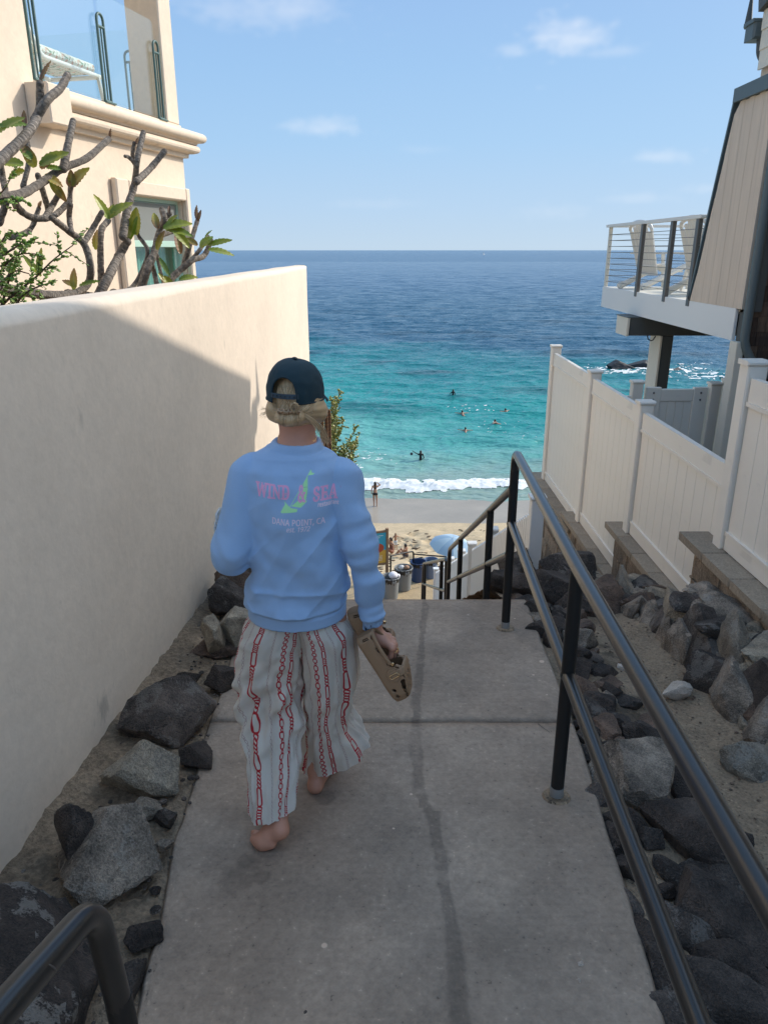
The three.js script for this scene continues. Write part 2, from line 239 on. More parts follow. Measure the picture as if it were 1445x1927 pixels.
// sea
function wave(x, D, step = 0.2) {
  let h = 0; const r = (q) => 1 - 2.2 * Math.abs(q);
  for (const [lx, ld, a, s] of [[26, 9, 0.20, 1], [10, 4.0, 0.22, 2], [4.4, 1.9, 0.14, 3], [1.9, 0.95, 0.075, 4], [0.9, 0.5, 0.03, 5]]) { const k = clamp(1.6 - step * 1.6 / ld); if (k > 0) h += k * a * r(n3(x / lx + 0.22 * D / ld, D / ld, s * 9.7)); }
  const calm = smooth(48, 62, D); return h * mix(0.25, 1, calm) + 0.55 * Math.exp(-(((D - 51.2 - 0.9 * n3(x * 0.13, 2, 7)) / 1.7) ** 2)) * 0.5;
}
{
  const rowsD = [46]; while (rowsD.at(-1) < 1100) rowsD.push(rowsD.at(-1) * 1.0042); while (rowsD.at(-1) < 24000) rowsD.push(rowsD.at(-1) * 1.035);
  const cols = []; for (const q of [-9, -4, -2, -1.2, -0.8, -0.55]) cols.push(q); for (let q = -0.4; q <= 0.62; q += 0.0034) cols.push(q); for (const q of [0.75, 1, 1.5, 2.5, 5, 9]) cols.push(q);
  const foamNear = [], g = sheet(cols.length - 1, rowsD.length - 1, (a, b, i, j) => { const D = rowsD[j], x = cols[i] * D; return [x, SEA + (cols[i] > -0.5 && cols[i] < 0.7 ? wave(x, D, Math.max(0.0042 * D, D > 1105 ? 0.035 * D : 0)) : 0), -D, x / 22 + D * 0.003, D / 22]; });
  const deep = [0.030, 0.098, 0.178], blue = [0.018, 0.090, 0.150], teal = [0.016, 0.26, 0.245], pale = [0.15, 0.42, 0.37], milk = [0.24, 0.34, 0.29];
  const mixC = (p, q, t) => [0, 1, 2].map((k) => mix(p[k], q[k], t));
  paint(g, (x, y, z) => {
    const D = -z, n = fbm3(x * 0.035, D * 0.05, 3, 4), q = D + x * 0.55 + 34 * n;              // depth of the bottom: sand shelf, then reef and open water
    let c = mixC(pale, teal, smooth(58, 82, q)); c = mixC(milk, c, smooth(50.5, 62, D + 9 * fbm3(x * 0.15, D * 0.2, 1, 3)));
    c = mixC(c, blue, smooth(84, 150, q)); c = mixC(c, deep, smooth(150, 420, D));
    const kelp = smooth(0.1, 0.34, fbm3(x * 0.06, D * 0.09, 12, 4)) * smooth(66, 84, D) * (1 - smooth(150, 300, D)); return mixC(c, [0.006, 0.028, 0.042], kelp * 0.6);
  });
  const rip = texture(1024, 1024, (u, v) => { const r = (q) => 1 - Math.abs(2 * q - 1) * 1.6; return 0.5 * r(pA(u, v)) + 0.3 * r(pB(u, v)) + 0.2 * pC(u, v); });
  // the open sea is its own sheet: past 1100 m the waves are below what the mesh can carry, so its surface is rough
  const jf = rowsD.findIndex((d) => d > 1100) - 1, cut = jf * (cols.length - 1) * 6, all = Array.from(g.index.array), far = g.clone(); g.setIndex(all.slice(0, cut)); far.setIndex(all.slice(cut));
  const sea = structure('sea', g, phys({ vertexColors: true, roughness: 0.17, ior: 1.33, specularIntensity: 0.85, bumpMap: rip, bumpScale: 0.34 })); const open = mesh('open_sea', far, phys({ vertexColors: true, roughness: 0.22, ior: 1.33, specularIntensity: 1.0, bumpMap: rip, bumpScale: 0.5 })); open.userData.kind = 'structure';
  // surf and foam: lumps of white water, kept only where the foam is
  function foamSheet(x0, x1, D0, D1, st, keep, lift) {
    const nu = Math.round((x1 - x0) / st), nv = Math.round((D1 - D0) / st), pos = [], idx = [], k = [];
    for (let j = 0; j <= nv; j++) for (let i = 0; i <= nu; i++) { const x = x0 + i * st, D = D0 + j * st, m = keep(x, D); k.push(m); pos.push(x, Math.max(SEA + wave(x, D, 0.2), landY(D)) + 0.012 + lift * Math.max(0, m) * (0.35 + 0.65 * Math.abs(n3(x * 3.1, D * 3.4, 2)) + 0.3 * n3(x * 8, D * 8, 5)), -D); }
    for (let j = 0; j < nv; j++) for (let i = 0; i < nu; i++) { const a = j * (nu + 1) + i, b = a + 1, c = a + nu + 1, d = c + 1; if (k[a] > 0 && k[b] > 0 && k[d] > 0) idx.push(a, b, d); if (k[a] > 0 && k[c] > 0 && k[d] > 0) idx.push(a, d, c); }
    const gg = new THREE.BufferGeometry(); gg.setAttribute('position', new THREE.Float32BufferAttribute(pos, 3)); gg.setIndex(idx); gg.computeVertexNormals(); return prep(gg);
  }
  const foamM = std({ color: L(0.80, 0.80, 0.77), roughness: 0.9 });
  const surf = (x, D) => { const c = 50.4 + 0.9 * n3(x * 0.16, 1.5, 3) + 0.4 * n3(x * 0.5, 4, 3), e = (D - c) / (D < c ? 1.2 + 0.5 * n3(x * 0.6, 8, 1) : 1.6); return 0.46 - e * e * 1.05 + 1.0 * fbm3(x * 0.9, D * 1.3, 9, 4); };
  const s1 = mesh('surf_foam', foamSheet(-14, 26, 47.4, 54.5, 0.11, surf, 0.42), foamM); s1.userData.kind = 'stuff'; tag(s1, 'white foam of the wave breaking along the beach', 'foam');
  const web = (x, D) => { let m = -1; for (const [cx, cD, rx, rD, a] of [[9.4, 77, 2.6, 2, 0.085], [11, 69, 2.6, 3, 0.07], [12.5, 65, 2, 2, 0.06], [-3.2, 58, 4, 3, 0.12]]) { const e = ((x - cx) / rx) ** 2 + ((D - cD) / rD) ** 2; if (e < 1.6) m = Math.max(m, a * (1 - e * 0.5) - Math.abs(fbm3(x * 0.8, D * 1.5, 21, 4)) * 1.5); } return m; };
  const s2 = mesh('drifting_foam', foamSheet(-9, 18, 54, 88, 0.13, web, 0.05), foamM); s2.userData.kind = 'stuff'; tag(s2, 'thin webs of foam drifting behind the breakers', 'foam');
  const rockFoam = (x, D) => { let m = -1; for (const [cx, cD, rx, rD, a] of [[35, 103.5, 10, 4, 0.16], [44, 98, 8, 4, 0.13], [40, 108, 7, 3, 0.09], [30, 107, 4, 2.5, 0.09]]) { const e = ((x - cx) / rx) ** 2 + ((D - cD) / rD) ** 2; if (e < 1.6) m = Math.max(m, a * (1 - e * 0.6) - Math.abs(fbm3(x * 0.5, D * 0.8, 31, 4)) * 1.1); } return m; };
  const s3 = mesh('reef_foam', foamSheet(20, 58, 92, 116, 0.2, rockFoam, 0.12), foamM); s3.userData.kind = 'stuff'; tag(s3, 'white water churning round the dark reef', 'foam');
}
function pA(u, v) { return (pA.n ??= pnoise(31, 5, 4, 0.5, 2.4))(u, v); }
function pB(u, v) { return (pB.n ??= pnoise(32, 13, 4, 0.5, 2.2))(u, v); }
function pC(u, v) { return (pC.n ??= pnoise(33, 40, 3, 0.5, 1.6))(u, v); }

// ---------------------------------------------------------------- concrete walk and stairs
const XL = [[-4, -0.56], [1.355, -0.64], [2.06, -0.724], [2.94, -0.792], [4.42, -0.87]], XR = [[-4, 0.58], [1.355, 0.722], [1.9, 0.777], [2.78, 0.852], [4.42, 0.935]];
const xl = (D) => lerpTable(XL, D), xr = (D) => lerpTable(XR, D);
const TW = 2.0, TD = 4.0, D0 = 0.6;                                                    // the stretch of walk that the concrete map covers once
const splats = [[1020, 1245, 11], [1040, 1262, 5], [1003, 1270, 5], [968, 1164, 5], [880, 1157, 6], [1045, 1230, 4], [773, 1495, 5], [610, 1780, 7], [1028, 1308, 4], [740, 1560, 4]].map(([a, b, r]) => { const p = onRamp(a, b); return [p.x, -p.z, r / 1400 * 2.6]; });
const trail = [[800, 1140], [796, 1180], [790, 1240], [784, 1320], [782, 1400], [792, 1490], [818, 1560], [835, 1640], [848, 1740], [856, 1830], [862, 1927]].map(([a, b]) => { const p = onRamp(a, b); return [p.x, -p.z]; });
const footPatches = [[505, 1600, 0.06], [470, 1625, 0.05], [440, 1660, 0.07], [610, 1500, 0.05], [490, 1650, 0.035]].map(([a, b, r]) => { const p = onRamp(a, b); return [p.x, -p.z, r]; });  // darker patches beneath and beside the feet
const cN = pnoise(41, 6, 6, 0.6), cB = pnoise(42, 4, 6, 0.6, 40), cF = pnoise(43, 128, 3, 0.8);
function concreteAt(u, v) {
  const x = -1 + u * TW, D = D0 + v * TD, big = cN(u, v * 2), f = cF(u * 1.0, v * 2);
  let s = 0.585 + 0.22 * (big - 0.5) + 0.13 * (f - 0.5) + 0.035 * (cB(u, v * 3) - 0.5), warm = 0.03 * (cN(u * 0.7 + 0.3, v) - 0.5);
  // trodden, older slab nearer the street
  let w = 0, i = 0; for (; i < trail.length - 1; i++) { const [a, b] = trail[i], [c, d] = trail[i + 1]; if (D > Math.min(b, d) - 0.1 && D < Math.max(b, d) + 0.1) { const t = clamp((D - b) / (d - b || 1)), dx = x - mix(a, c, t), r = 0.014 + 0.045 * (cN(u * 3, v * 6) - 0.35) + 0.012 * Math.max(0, 2 - D); w = Math.max(w, 1 - smooth(r * 0.6, r * 1.3, Math.abs(dx + 0.02 * (big - 0.5)))); } }
  for (const [a, b, r] of footPatches) { if (Math.abs(x - a) > 2 * r || Math.abs(D - b) > 2 * r) continue; const e = Math.hypot(x - a, D - b) / r + 0.9 * (cN(u * 4, v * 8) - 0.5); w = Math.max(w, 0.8 * (1 - smooth(0.55, 1.05, e))); }
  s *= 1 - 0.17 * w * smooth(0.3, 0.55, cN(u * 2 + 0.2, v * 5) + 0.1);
  const dark = smooth(0.58, 0.72, cN(u * 0.5 + 0.1, v * 0.9 + 0.4)); s *= 1 - 0.12 * dark;
  if (f > 0.83) s *= 1.12; else if (f < 0.17) s *= 0.8;
  for (const [a, b, r] of splats) { if (Math.abs(x - a) > 2 * r || Math.abs(D - b) > 2 * r) continue; const e = Math.hypot(x - a, D - b) / r + 1.1 * (cN(u * 8, v * 16) - 0.5); if (e < 0.8) s = mix(0.78, s, smooth(0.5, 0.8, e)); }
  return [s * (1.11 + warm), s * (0.975), s * (0.845 - warm)];
}
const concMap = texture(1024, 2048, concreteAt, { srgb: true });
const concBump = texture(1024, 2048, (u, v) => 0.6 * cF(u, v * 2) + 0.14 * cB(u, v * 3) + 0.26 * cN(u * 2, v * 4));
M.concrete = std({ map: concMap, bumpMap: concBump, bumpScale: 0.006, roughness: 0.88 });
function slab(Da, Db) {
  const nu = 40, nv = Math.round((Db - Da) / 0.05), th = 0.14;
  const g = sheet(nu + 4, nv + 2, (a, b, i, j) => {
    const D = clamp(Da + (Db - Da) * (j - 1) / nv, Da, Db); let t = clamp((i - 2) / nu), jag = 0.012 * fbm3(D * 3, t > 0.5 ? 4 : 9, 2, 4) * 2;
    const x = mix(xl(D) + jag, xr(D) + jag * 0.4, t); let y = rampY(D) + 0.003 * n3(x * 3, D * 3, 1);
    if (i === 0 || i === nu + 4 || j === 0 || j === nv + 2) y -= th; else if (i === 1 || i === nu + 3) y -= 0.012; else if (i === 2 || i === nu + 2) y -= 0.002;
    const ox = i === 2 ? 0.012 : i === nu + 2 ? -0.012 : 0;
    return [x + ox, y, -D, (x + 1) / TW, (D - D0) / TD];
  });
  return g;
}
{
  const walk = new THREE.Group(); put(walk, 'walkway'); walk.userData.kind = 'structure';
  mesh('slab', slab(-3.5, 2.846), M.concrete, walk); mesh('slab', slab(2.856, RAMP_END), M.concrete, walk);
  mesh('joint', sheet(2, 2, (a, b) => { const D = mix(2.84, 2.862, b); return [mix(xl(D), xr(D), a), rampY(D) - 0.012, -D]; }), std({ color: L(0.05, 0.045, 0.04), roughness: 1 }), walk);
  // stairs to the beach: 0.167 m rise, 0.33 m tread
  const stairs = new THREE.Group(); put(stairs, 'beach_stairs'); stairs.userData.kind = 'structure';
  let D = RAMP_END, y = rampY(RAMP_END); const n = Math.round((21.8 - RAMP_END) / 0.3313), rise = (y + 11.05) / n, run = (21.8 - RAMP_END) / n;
  for (let k = 0; k < n; k++) { y -= rise; const s = mesh('step', span(-0.88, 0.95, y - 0.3, y, -(D + run) - 0.02, -D + 0.001, 0.012), M.concrete, stairs); const uv = s.geometry.attributes.uv; for (let i = 0; i < uv.count; i++) uv.setXY(i, (uv.getX(i) + 1) / TW, (uv.getY(i)) / TD); D += run; }
  structure('landing', span(-3.2, 2.6, -11.5, -11.03, -24.4, -21.78, 0.02), std({ map: sandMap, roughness: 0.95, color: L(0.8, 0.78, 0.74), bumpMap: grit, bumpScale: 0.01 }));
}

// dirt and rubble beds beside the walk
const dirtMap = texture(1024, 1024, (u, v) => { const a = N1(u, v), f = N3(u, v), s = 0.80 + 0.5 * (a - 0.5) + 0.5 * (f - 0.5); return [0.66 * s, 0.575 * s, 0.475 * s]; }, { srgb: true, repeat: [1.2, 1.2] });
const dirtBump = texture(1024, 1024, (u, v) => 0.5 * N2(u, v) + 0.5 * N3(u, v), { repeat: [1.2, 1.2] });
M.dirt = std({ map: dirtMap, bumpMap: dirtBump, bumpScale: 0.02, roughness: 1 });
M.mortar = std({ map: texture(1024, 1024, (u, v) => { const a = N1(u, v), f = N3(u, v); let s = 0.70 + 0.34 * (a - 0.5) + 0.3 * (f - 0.5); if (f > 0.78) s *= 1.2; if (f < 0.24) s *= 0.62; s *= 1 - 0.28 * smooth(0.5, 0.62, N4(u, v)); return [0.84 * s, 0.72 * s, 0.585 * s]; }, { srgb: true, repeat: [1.5, 1.5] }), bumpMap: dirtBump, bumpScale: 0.02, roughness: 0.98 });
const wallX = (D) => -1.28 + 0.027 * D;
const bedLeft = (D) => (D < RAMP_END ? rampY(D) : mix(rampY(D), stairY(D), 0.85));
structure('planting_strip', sheet(44, 300, (a, b) => { const D = -2 + 9 * b, x = mix(wallX(D) - 0.05, xl(Math.min(D, 4.4)) + 0.03, a), y = bedLeft(D) - 0.02 + 0.05 * (1 - a) + 0.035 * fbm3(x * 6, D * 6, 1, 4) + 0.012 * n3(x * 26, D * 26, 3) - 0.03 * smooth(0.93, 1, a); return [x, y, -D, x, D]; }), M.dirt);
const gutterY = (D) => D < 4.3 ? rampY(D) - 0.12 : rampY(4.3) - 0.12 - 0.36 * (Math.min(D, 6) - 4.3) - 0.55 * Math.max(0, D - 6);
const bedY = (x, D) => { const e = xr(Math.min(D, 4.4)), t = (x - e) / (1.28 - e); return mix(D < RAMP_END ? rampY(D) - 0.05 : gutterY(D) + 0.06, gutterY(D), smooth(0.1, 1, t)) - 0.04 * (1 - smooth(1.5, 1.75, x)) * smooth(1.15, 1.4, x) + 0.04 * smooth(1.7, 1.9, x); };
structure('gutter_bed', sheet(70, 330, (a, b) => { const D = -1 + 10 * b, x = mix(xr(Math.min(D, 4.4)) - 0.02, 2.3, a), rough = 1 - smooth(1.2, 1.32, x); return [x, bedY(x, D) + rough * (0.04 * fbm3(x * 6, D * 6, 6, 4) + 0.012 * n3(x * 28, D * 28, 4)) + 0.012 * n3(x * 3, D * 3, 9), -D, x, D]; }), M.mortar);

// ---------------------------------------------------------------- garden wall on the seaward left, rendered in stucco
{
  const TOP = -0.19, r = 0.05, th = 0.22, prof = [];
  for (let k = 0; k <= 46; k++) prof.push([0, -4.2 + (4.2 + TOP - r) * Math.pow(k / 46, 0.8)]);
  for (let k = 1; k <= 6; k++) { const a = k / 6 * Math.PI / 2; prof.push([-r + r * Math.cos(a), TOP - r + r * Math.sin(a)]); }
  prof.push([-th / 2, TOP + 0.004]); for (let k = 0; k <= 4; k++) { const a = Math.PI / 2 + k / 4 * Math.PI / 2; prof.push([-th + r + r * Math.cos(a), TOP - r + r * Math.sin(a)]); } prof.push([-th, -4.2]);
  const n = prof.length - 1, g = sheet(300, n, (a, b, i, j) => {
    let D = -3 + (10.26 + 3) * a; const end = i === 300; const [o, y] = prof[j], q = 0.004 * n3(D * 1.6, y * 1.6, 1) + 0.007 * n3(D * 0.6, y * 0.5, 5);
    const back = 0.03 * smooth(10.16, 10.26, D) * smooth(10.16, 10.26, D); return [wallX(D) + o + (j < 48 ? q - back : back * (j > 54 ? 1 : 0)), y + 0.006 * n3(D * 1.2, 2, 3), -D, D, y];
  });
  const cap = sheet(6, n, (a, b, i, j) => { const [o, y] = prof[j], c = -th / 2, xx = mix(o - (j < 48 ? 0.03 : 0) + (j > 54 ? 0.03 : 0), c, a); return [wallX(10.26) + xx, y - (j > 46 ? 0 : 0), -10.26 - 0.01 * Math.sin(a * Math.PI / 2), xx, y]; });
  tag(mesh('garden_wall', merge([g, cap]), M.stucco), 'long cream stucco garden wall beside the walkway, half sunlit half shaded', 'wall');
}

// ---------------------------------------------------------------- stucco house with a glass balcony
{
  const H = thing('stucco_house', 'cream stucco house with glass balcony and green sash window', 'house', [-2.45, 0, -10], 1.3334);
  // local x runs along the facade away from the street (0 = seaward corner), z out of the facade
  const st = M.plaster;
  // wall with the window opening, built of butted pieces
  const w0 = -1.40, w1 = -0.13, y0 = -0.75, y1 = 0.565, TOPW = 1.36;
  { const P2 = (l) => l.map(([a, b]) => new THREE.Vector2(a, b)), s = new THREE.Shape(P2([[-7, -6], [0, -6], [0, TOPW], [-2.66, TOPW], [-2.66, 4.4], [-7, 4.4]])); s.holes.push(new THREE.Path(P2([[w0, y0], [w0, y1], [w1, y1], [w1, y0]]))); mesh('wall', boxUV(new THREE.ExtrudeGeometry(s, { depth: 0.29, bevelEnabled: true, bevelSize: 0.008, bevelThickness: 0.008, bevelSegments: 2 }).translate(0, 0, -0.298)), st, H); }
  mesh('seaward_wall', boxUV(span(-0.3, -0.003, -6, TOPW - 0.01, -6.5, -0.302, 0.01)), st, H);
  mesh('room_back_wall', boxUV(span(-7, -0.31, -6, TOPW - 0.01, -4.5, -4.3, 0.01)), st, H);
  mesh('balcony_floor', boxUV(span(-2.65, 0.012, TOPW + 0.012, TOPW + 0.05, -5.5, 0.004, 0.006)), st, H);
  mesh('upper_wall', boxUV(span(-7, -2.67, TOPW + 0.052, 4.39, -6.5, -0.302, 0.012)), st, H);
  mesh('balcony_pillar', boxUV(span(-0.30, -0.01, TOPW + 0.052, 4.4, -0.42, -0.002, 0.012)), st, H);
  mesh('roof', boxUV(span(-7.2, 0.2, 4.402, 4.6, -6.5, 0.05, 0.012)), st, H);
  // moulded balcony band: profile swept along the facade and round the corner
  {
    const P = [[0, 1.05], [0.05, 1.055], [0.055, 1.10], [0.10, 1.105]]; for (let k = 0; k <= 6; k++) { const a = -Math.PI / 2 + k / 6 * Math.PI; P.push([0.115 + 0.045 * Math.cos(a), 1.155 + 0.045 * Math.sin(a)]); }
    P.push([0.135, 1.205], [0.14, 1.225]); for (let k = 0; k <= 7; k++) { const a = -Math.PI / 2 + k / 7 * Math.PI; P.push([0.17 + 0.055 * Math.cos(a), 1.283 + 0.055 * Math.sin(a)]); } P.push([0.13, 1.352], [0, 1.358]);
    const path = [[-2.74, 0], [0, 0], [0, -5.4]];
    const g = sheet(8, P.length - 1, (a, b, i, j) => { const [o, y] = P[j]; return i < 4 ? [mix(-2.74, o, i / 3.999), y, o + 0.001] : [o + 0.001, y, mix(o, -5.4, (i - 4) / 4)]; });
    const endS = new THREE.Shape(P.map(([a, b]) => new THREE.Vector2(a, b)));
    const end = new THREE.ExtrudeGeometry(endS, { depth: 0.30, bevelEnabled: false }).rotateY(-Math.PI / 2).translate(-2.46, 0, 0.006).scale(1, 1, 1.03);
    const joints = [-0.9, -1.75].map((x) => span(x - 0.004, x + 0.004, 1.06, 1.33, 0.0, 0.222, 0.001));
    mesh('balcony_band', boxUV(toCreasedNormals(merge([g]).toNonIndexed(), 0.5)), st, H);
    mesh('band_end_block', boxUV(span(-2.80, -2.48, 1.04, 1.362, 0.0, 0.235, 0.012)), st, H);
  }
  // window surround, frame, sashes
  mesh('window_surround', merge([span(w0 - 0.24, w0 + 0.003, y0 - 0.1, y1 + 0.14, 0.001, 0.075, 0.015), span(w1 - 0.003, w1 + 0.1, y0 - 0.1, y1 + 0.14, 0.001, 0.075, 0.015), span(w0 + 0.003, w1 - 0.003, y1 - 0.003, y1 + 0.139, 0.001, 0.074, 0.012)].map((g) => boxUV(g))), st, H);
  const W = new THREE.Group(); put(W, 'window', H);
  const pg = M.paleGreen, fr = (xa, xb, ya, yb, z, t, d) => merge([span(xa, xa + t, ya, yb, z - d, z, 0.004), span(xb - t, xb, ya, yb, z - d, z, 0.004), span(xa + t, xb - t, yb - t, yb, z - d, z - 0.002, 0.004), span(xa + t, xb - t, ya, ya + t, z - d, z - 0.002, 0.004)]);
  mesh('window_frame', fr(w0, w1, y0, y1, -0.05, 0.045, 0.09), pg, W);
  mesh('upper_sash', fr(w0 + 0.047, w1 - 0.047, 0.03, y1 - 0.047, -0.07, 0.05, 0.04), std({ color: L(0.36, 0.47, 0.42), roughness: 0.5 }), W);
  mesh('lower_sash', fr(w0 + 0.047, w1 - 0.047, y0 + 0.047, 0.10, -0.095, 0.06, 0.035), pg, W);
  mesh('meeting_rail', span(w0 + 0.047, w1 - 0.047, 0.028, 0.10, -0.06, -0.035, 0.005), pg, W);
  const pane = phys({ color: L(0.75, 0.9, 0.86), transmission: 1, thickness: 0, roughness: 0.03, ior: 1.5 });
  mesh('upper_pane', span(w0 + 0.09, w1 - 0.09, 0.07, y1 - 0.09, -0.092, -0.088, 0.001), pane, W);
  mesh('lower_pane', span(w0 + 0.10, w1 - 0.10, y0 + 0.10, 0.05, -0.114, -0.110, 0.001), pane, W);
  mesh('insect_screen', span(w0 + 0.06, w1 - 0.06, 0.05, y1 - 0.06, -0.066, -0.062, 0.001), phys({ color: L(0.34, 0.36, 0.34), transmission: 0.45, thickness: 0, roughness: 1 }), W);
  for (const [a, b] of [[-1.18, -0.78], [-0.72, -0.25]]) mesh('shutter', span(a, b, -0.02, 0.5, -0.26, -0.22, 0.005), M.cream, W);
  mesh('curtain', sheet(60, 4, (a, b) => [mix(w0 + 0.05, w1 - 0.05, a), mix(y0 + 0.1, 0.02, b), -0.22 + 0.02 * Math.sin(a * 70) + 0.01 * Math.sin(a * 23)]), phys({ color: L(0.62, 0.76, 0.70), transmission: 0.3, thickness: 0, roughness: 1 }), W);
  // glass guard with looped posts
  const y = TOPW + 0.05;
  const gp = (xa, xb, ya, yb, z) => { const s = new THREE.Shape(); const r = 0.09; s.moveTo(xa, ya); s.lineTo(xb, ya); s.lineTo(xb, yb - r); s.quadraticCurveTo(xb, yb, xb - r, yb); s.lineTo(xa + r, yb); s.quadraticCurveTo(xa, yb, xa, yb - r); s.lineTo(xa, ya); return new THREE.ExtrudeGeometry(s, { depth: 0.01, bevelEnabled: false, curveSegments: 6 }).translate(0, 0, z); };
  const R = new THREE.Group(); put(R, 'balcony_guard', H);
  for (const [a, b] of [[-2.58, -1.50], [-1.44, -0.36]]) mesh('glass_panel', gp(a, b, y + 0.03, y + 1.0, -0.06), M.glass, R);
  const loop = (x, z, turn) => { const s = 0.055, h = 0.74; const pts = [V(-s, 0, 0), V(-s, h, 0)]; for (let k = 1; k < 8; k++) { const a = Math.PI - k / 8 * Math.PI; pts.push(V(s * Math.cos(a), h + s * Math.sin(a), 0)); } pts.push(V(s, h, 0), V(s, 0, 0)); return merge([pipe(pts, 0.014, 0.01, 8, 60), rod(V(-s, 0.02, 0), V(s, 0.02, 0), 0.014), rod(V(-s, h - 0.06, 0), V(s, h - 0.06, 0), 0.014), rod(V(0, 0.02, 0), V(0, h - 0.06, 0), 0.008), span(-0.09, 0.09, -0.002, 0.015, -0.04, 0.04, 0.004)]).rotateY(turn).translate(x, y, z); };
  for (const x of [-2.55, -1.47, -0.40]) mesh('guard_post', loop(x, -0.02, 0), M.verdigris, R);
  for (const [z0, z1] of [[-1.75, -0.5], [-3.1, -1.85]]) mesh('glass_panel', gp(0, z1 - z0, 0, 0.97, 0).rotateY(Math.PI / 2).translate(-0.11, y + 0.03, z1), M.glass, R);
  for (const z of [-0.55, -1.8]) mesh('guard_post', loop(-0.08, z, Math.PI / 2), M.verdigris, R);
  // chaise longue standing on the balcony
  const loc = (x, yy, z) => { const c = Math.cos(1.3334), s = Math.sin(1.3334); return [-2.45 + x * c + z * s, yy, -10 - x * s + z * c]; };
  const C = thing('chaise_longue', 'white framed chaise longue with floral cushion behind the balcony glass', 'lounge chair', loc(-1.95, y, -0.55), 1.3334);
  const cush = std({ map: texture(256, 256, (u, v) => { const a = N2(u * 2, v * 2), b = N2(u * 2 + 0.4, v * 2 + 0.7); return a > 0.56 ? [0.42, 0.56, 0.44] : b > 0.58 ? [0.80, 0.62, 0.52] : [0.86, 0.87, 0.83]; }, { srgb: true, repeat: [2, 2] }), roughness: 0.95 });
  for (const z of [-0.3, 0.3]) { mesh('side_rail', pipe([V(-0.62, 0.62, z), V(-0.45, 0.66, z), V(-0.2, 0.30, z), V(0.75, 0.30, z)], 0.022, 0.06, 8), M.white, C); }
  for (const [x, z] of [[-0.25, -0.3], [-0.25, 0.3], [0.7, -0.3], [0.7, 0.3]]) mesh('leg', rod(V(x, 0.3, z), V(x + (x > 0 ? 0.08 : -0.1), 0.0, z), 0.02), M.white, C);
  mesh('cross_rail', rod(V(-0.62, 0.62, -0.3), V(-0.62, 0.62, 0.3), 0.022), M.white, C); mesh('cross_rail', rod(V(0.75, 0.3, -0.3), V(0.75, 0.3, 0.3), 0.022), M.white, C);
  mesh('seat_cushion', boxUV(span(-0.2, 0.74, 0.325, 0.42, -0.27, 0.27, 0.035)), cush, C);
  mesh('back_cushion', boxUV(orient(cbox(0.52, 0.09, 0.48, 0.03), V(-0.17, 0.37, 0), V(-0.5, 0.70, 0))), cush, C);
}

// ---------------------------------------------------------------- plants behind the garden wall
M.bark = std({ map: texture(512, 512, (u, v) => { const s = 0.62 + 0.5 * (N2(u * 2, v) - 0.5) + 0.25 * (N3(u, v) - 0.5); return [0.86 * s, 0.80 * s, 0.735 * s]; }, { srgb: true, repeat: [5, 5] }), bumpMap: texture(512, 512, (u, v) => { const b = N2(u * 4, v * 0.5); return smooth(0.42, 0.6, b); }, { repeat: [6, 3] }), bumpScale: 0.006, roughness: 0.85 });
M.leaf = phys({ vertexColors: true, roughness: 0.42, transmission: 0.25, thickness: 0 });
const leafVein = [];
function leafGeo(len, wid, curl, col, col2) {
  const nu = 8, nv = 16, g = sheet(nu, nv, (a, b) => { const s = (a - 0.5) * 2, w = wid * Math.pow(Math.sin(Math.PI * Math.pow(clamp(b * 0.94 + 0.04), 0.85)), 0.75) * 0.5; return [s * w, Math.abs(s) * w * 0.35 - curl * b * b * len + 0.004 * Math.sin(b * 40) * Math.abs(s), b * len]; });
  return paint(g, (x, y, z) => { const t = z / len, k = Math.abs(x) < wid * 0.035 ? 1 : 0; return [0, 1, 2].map((c) => mix(mix(col[c], col2[c], t), [0.30, 0.33, 0.10][c], k * 0.6)); });
}
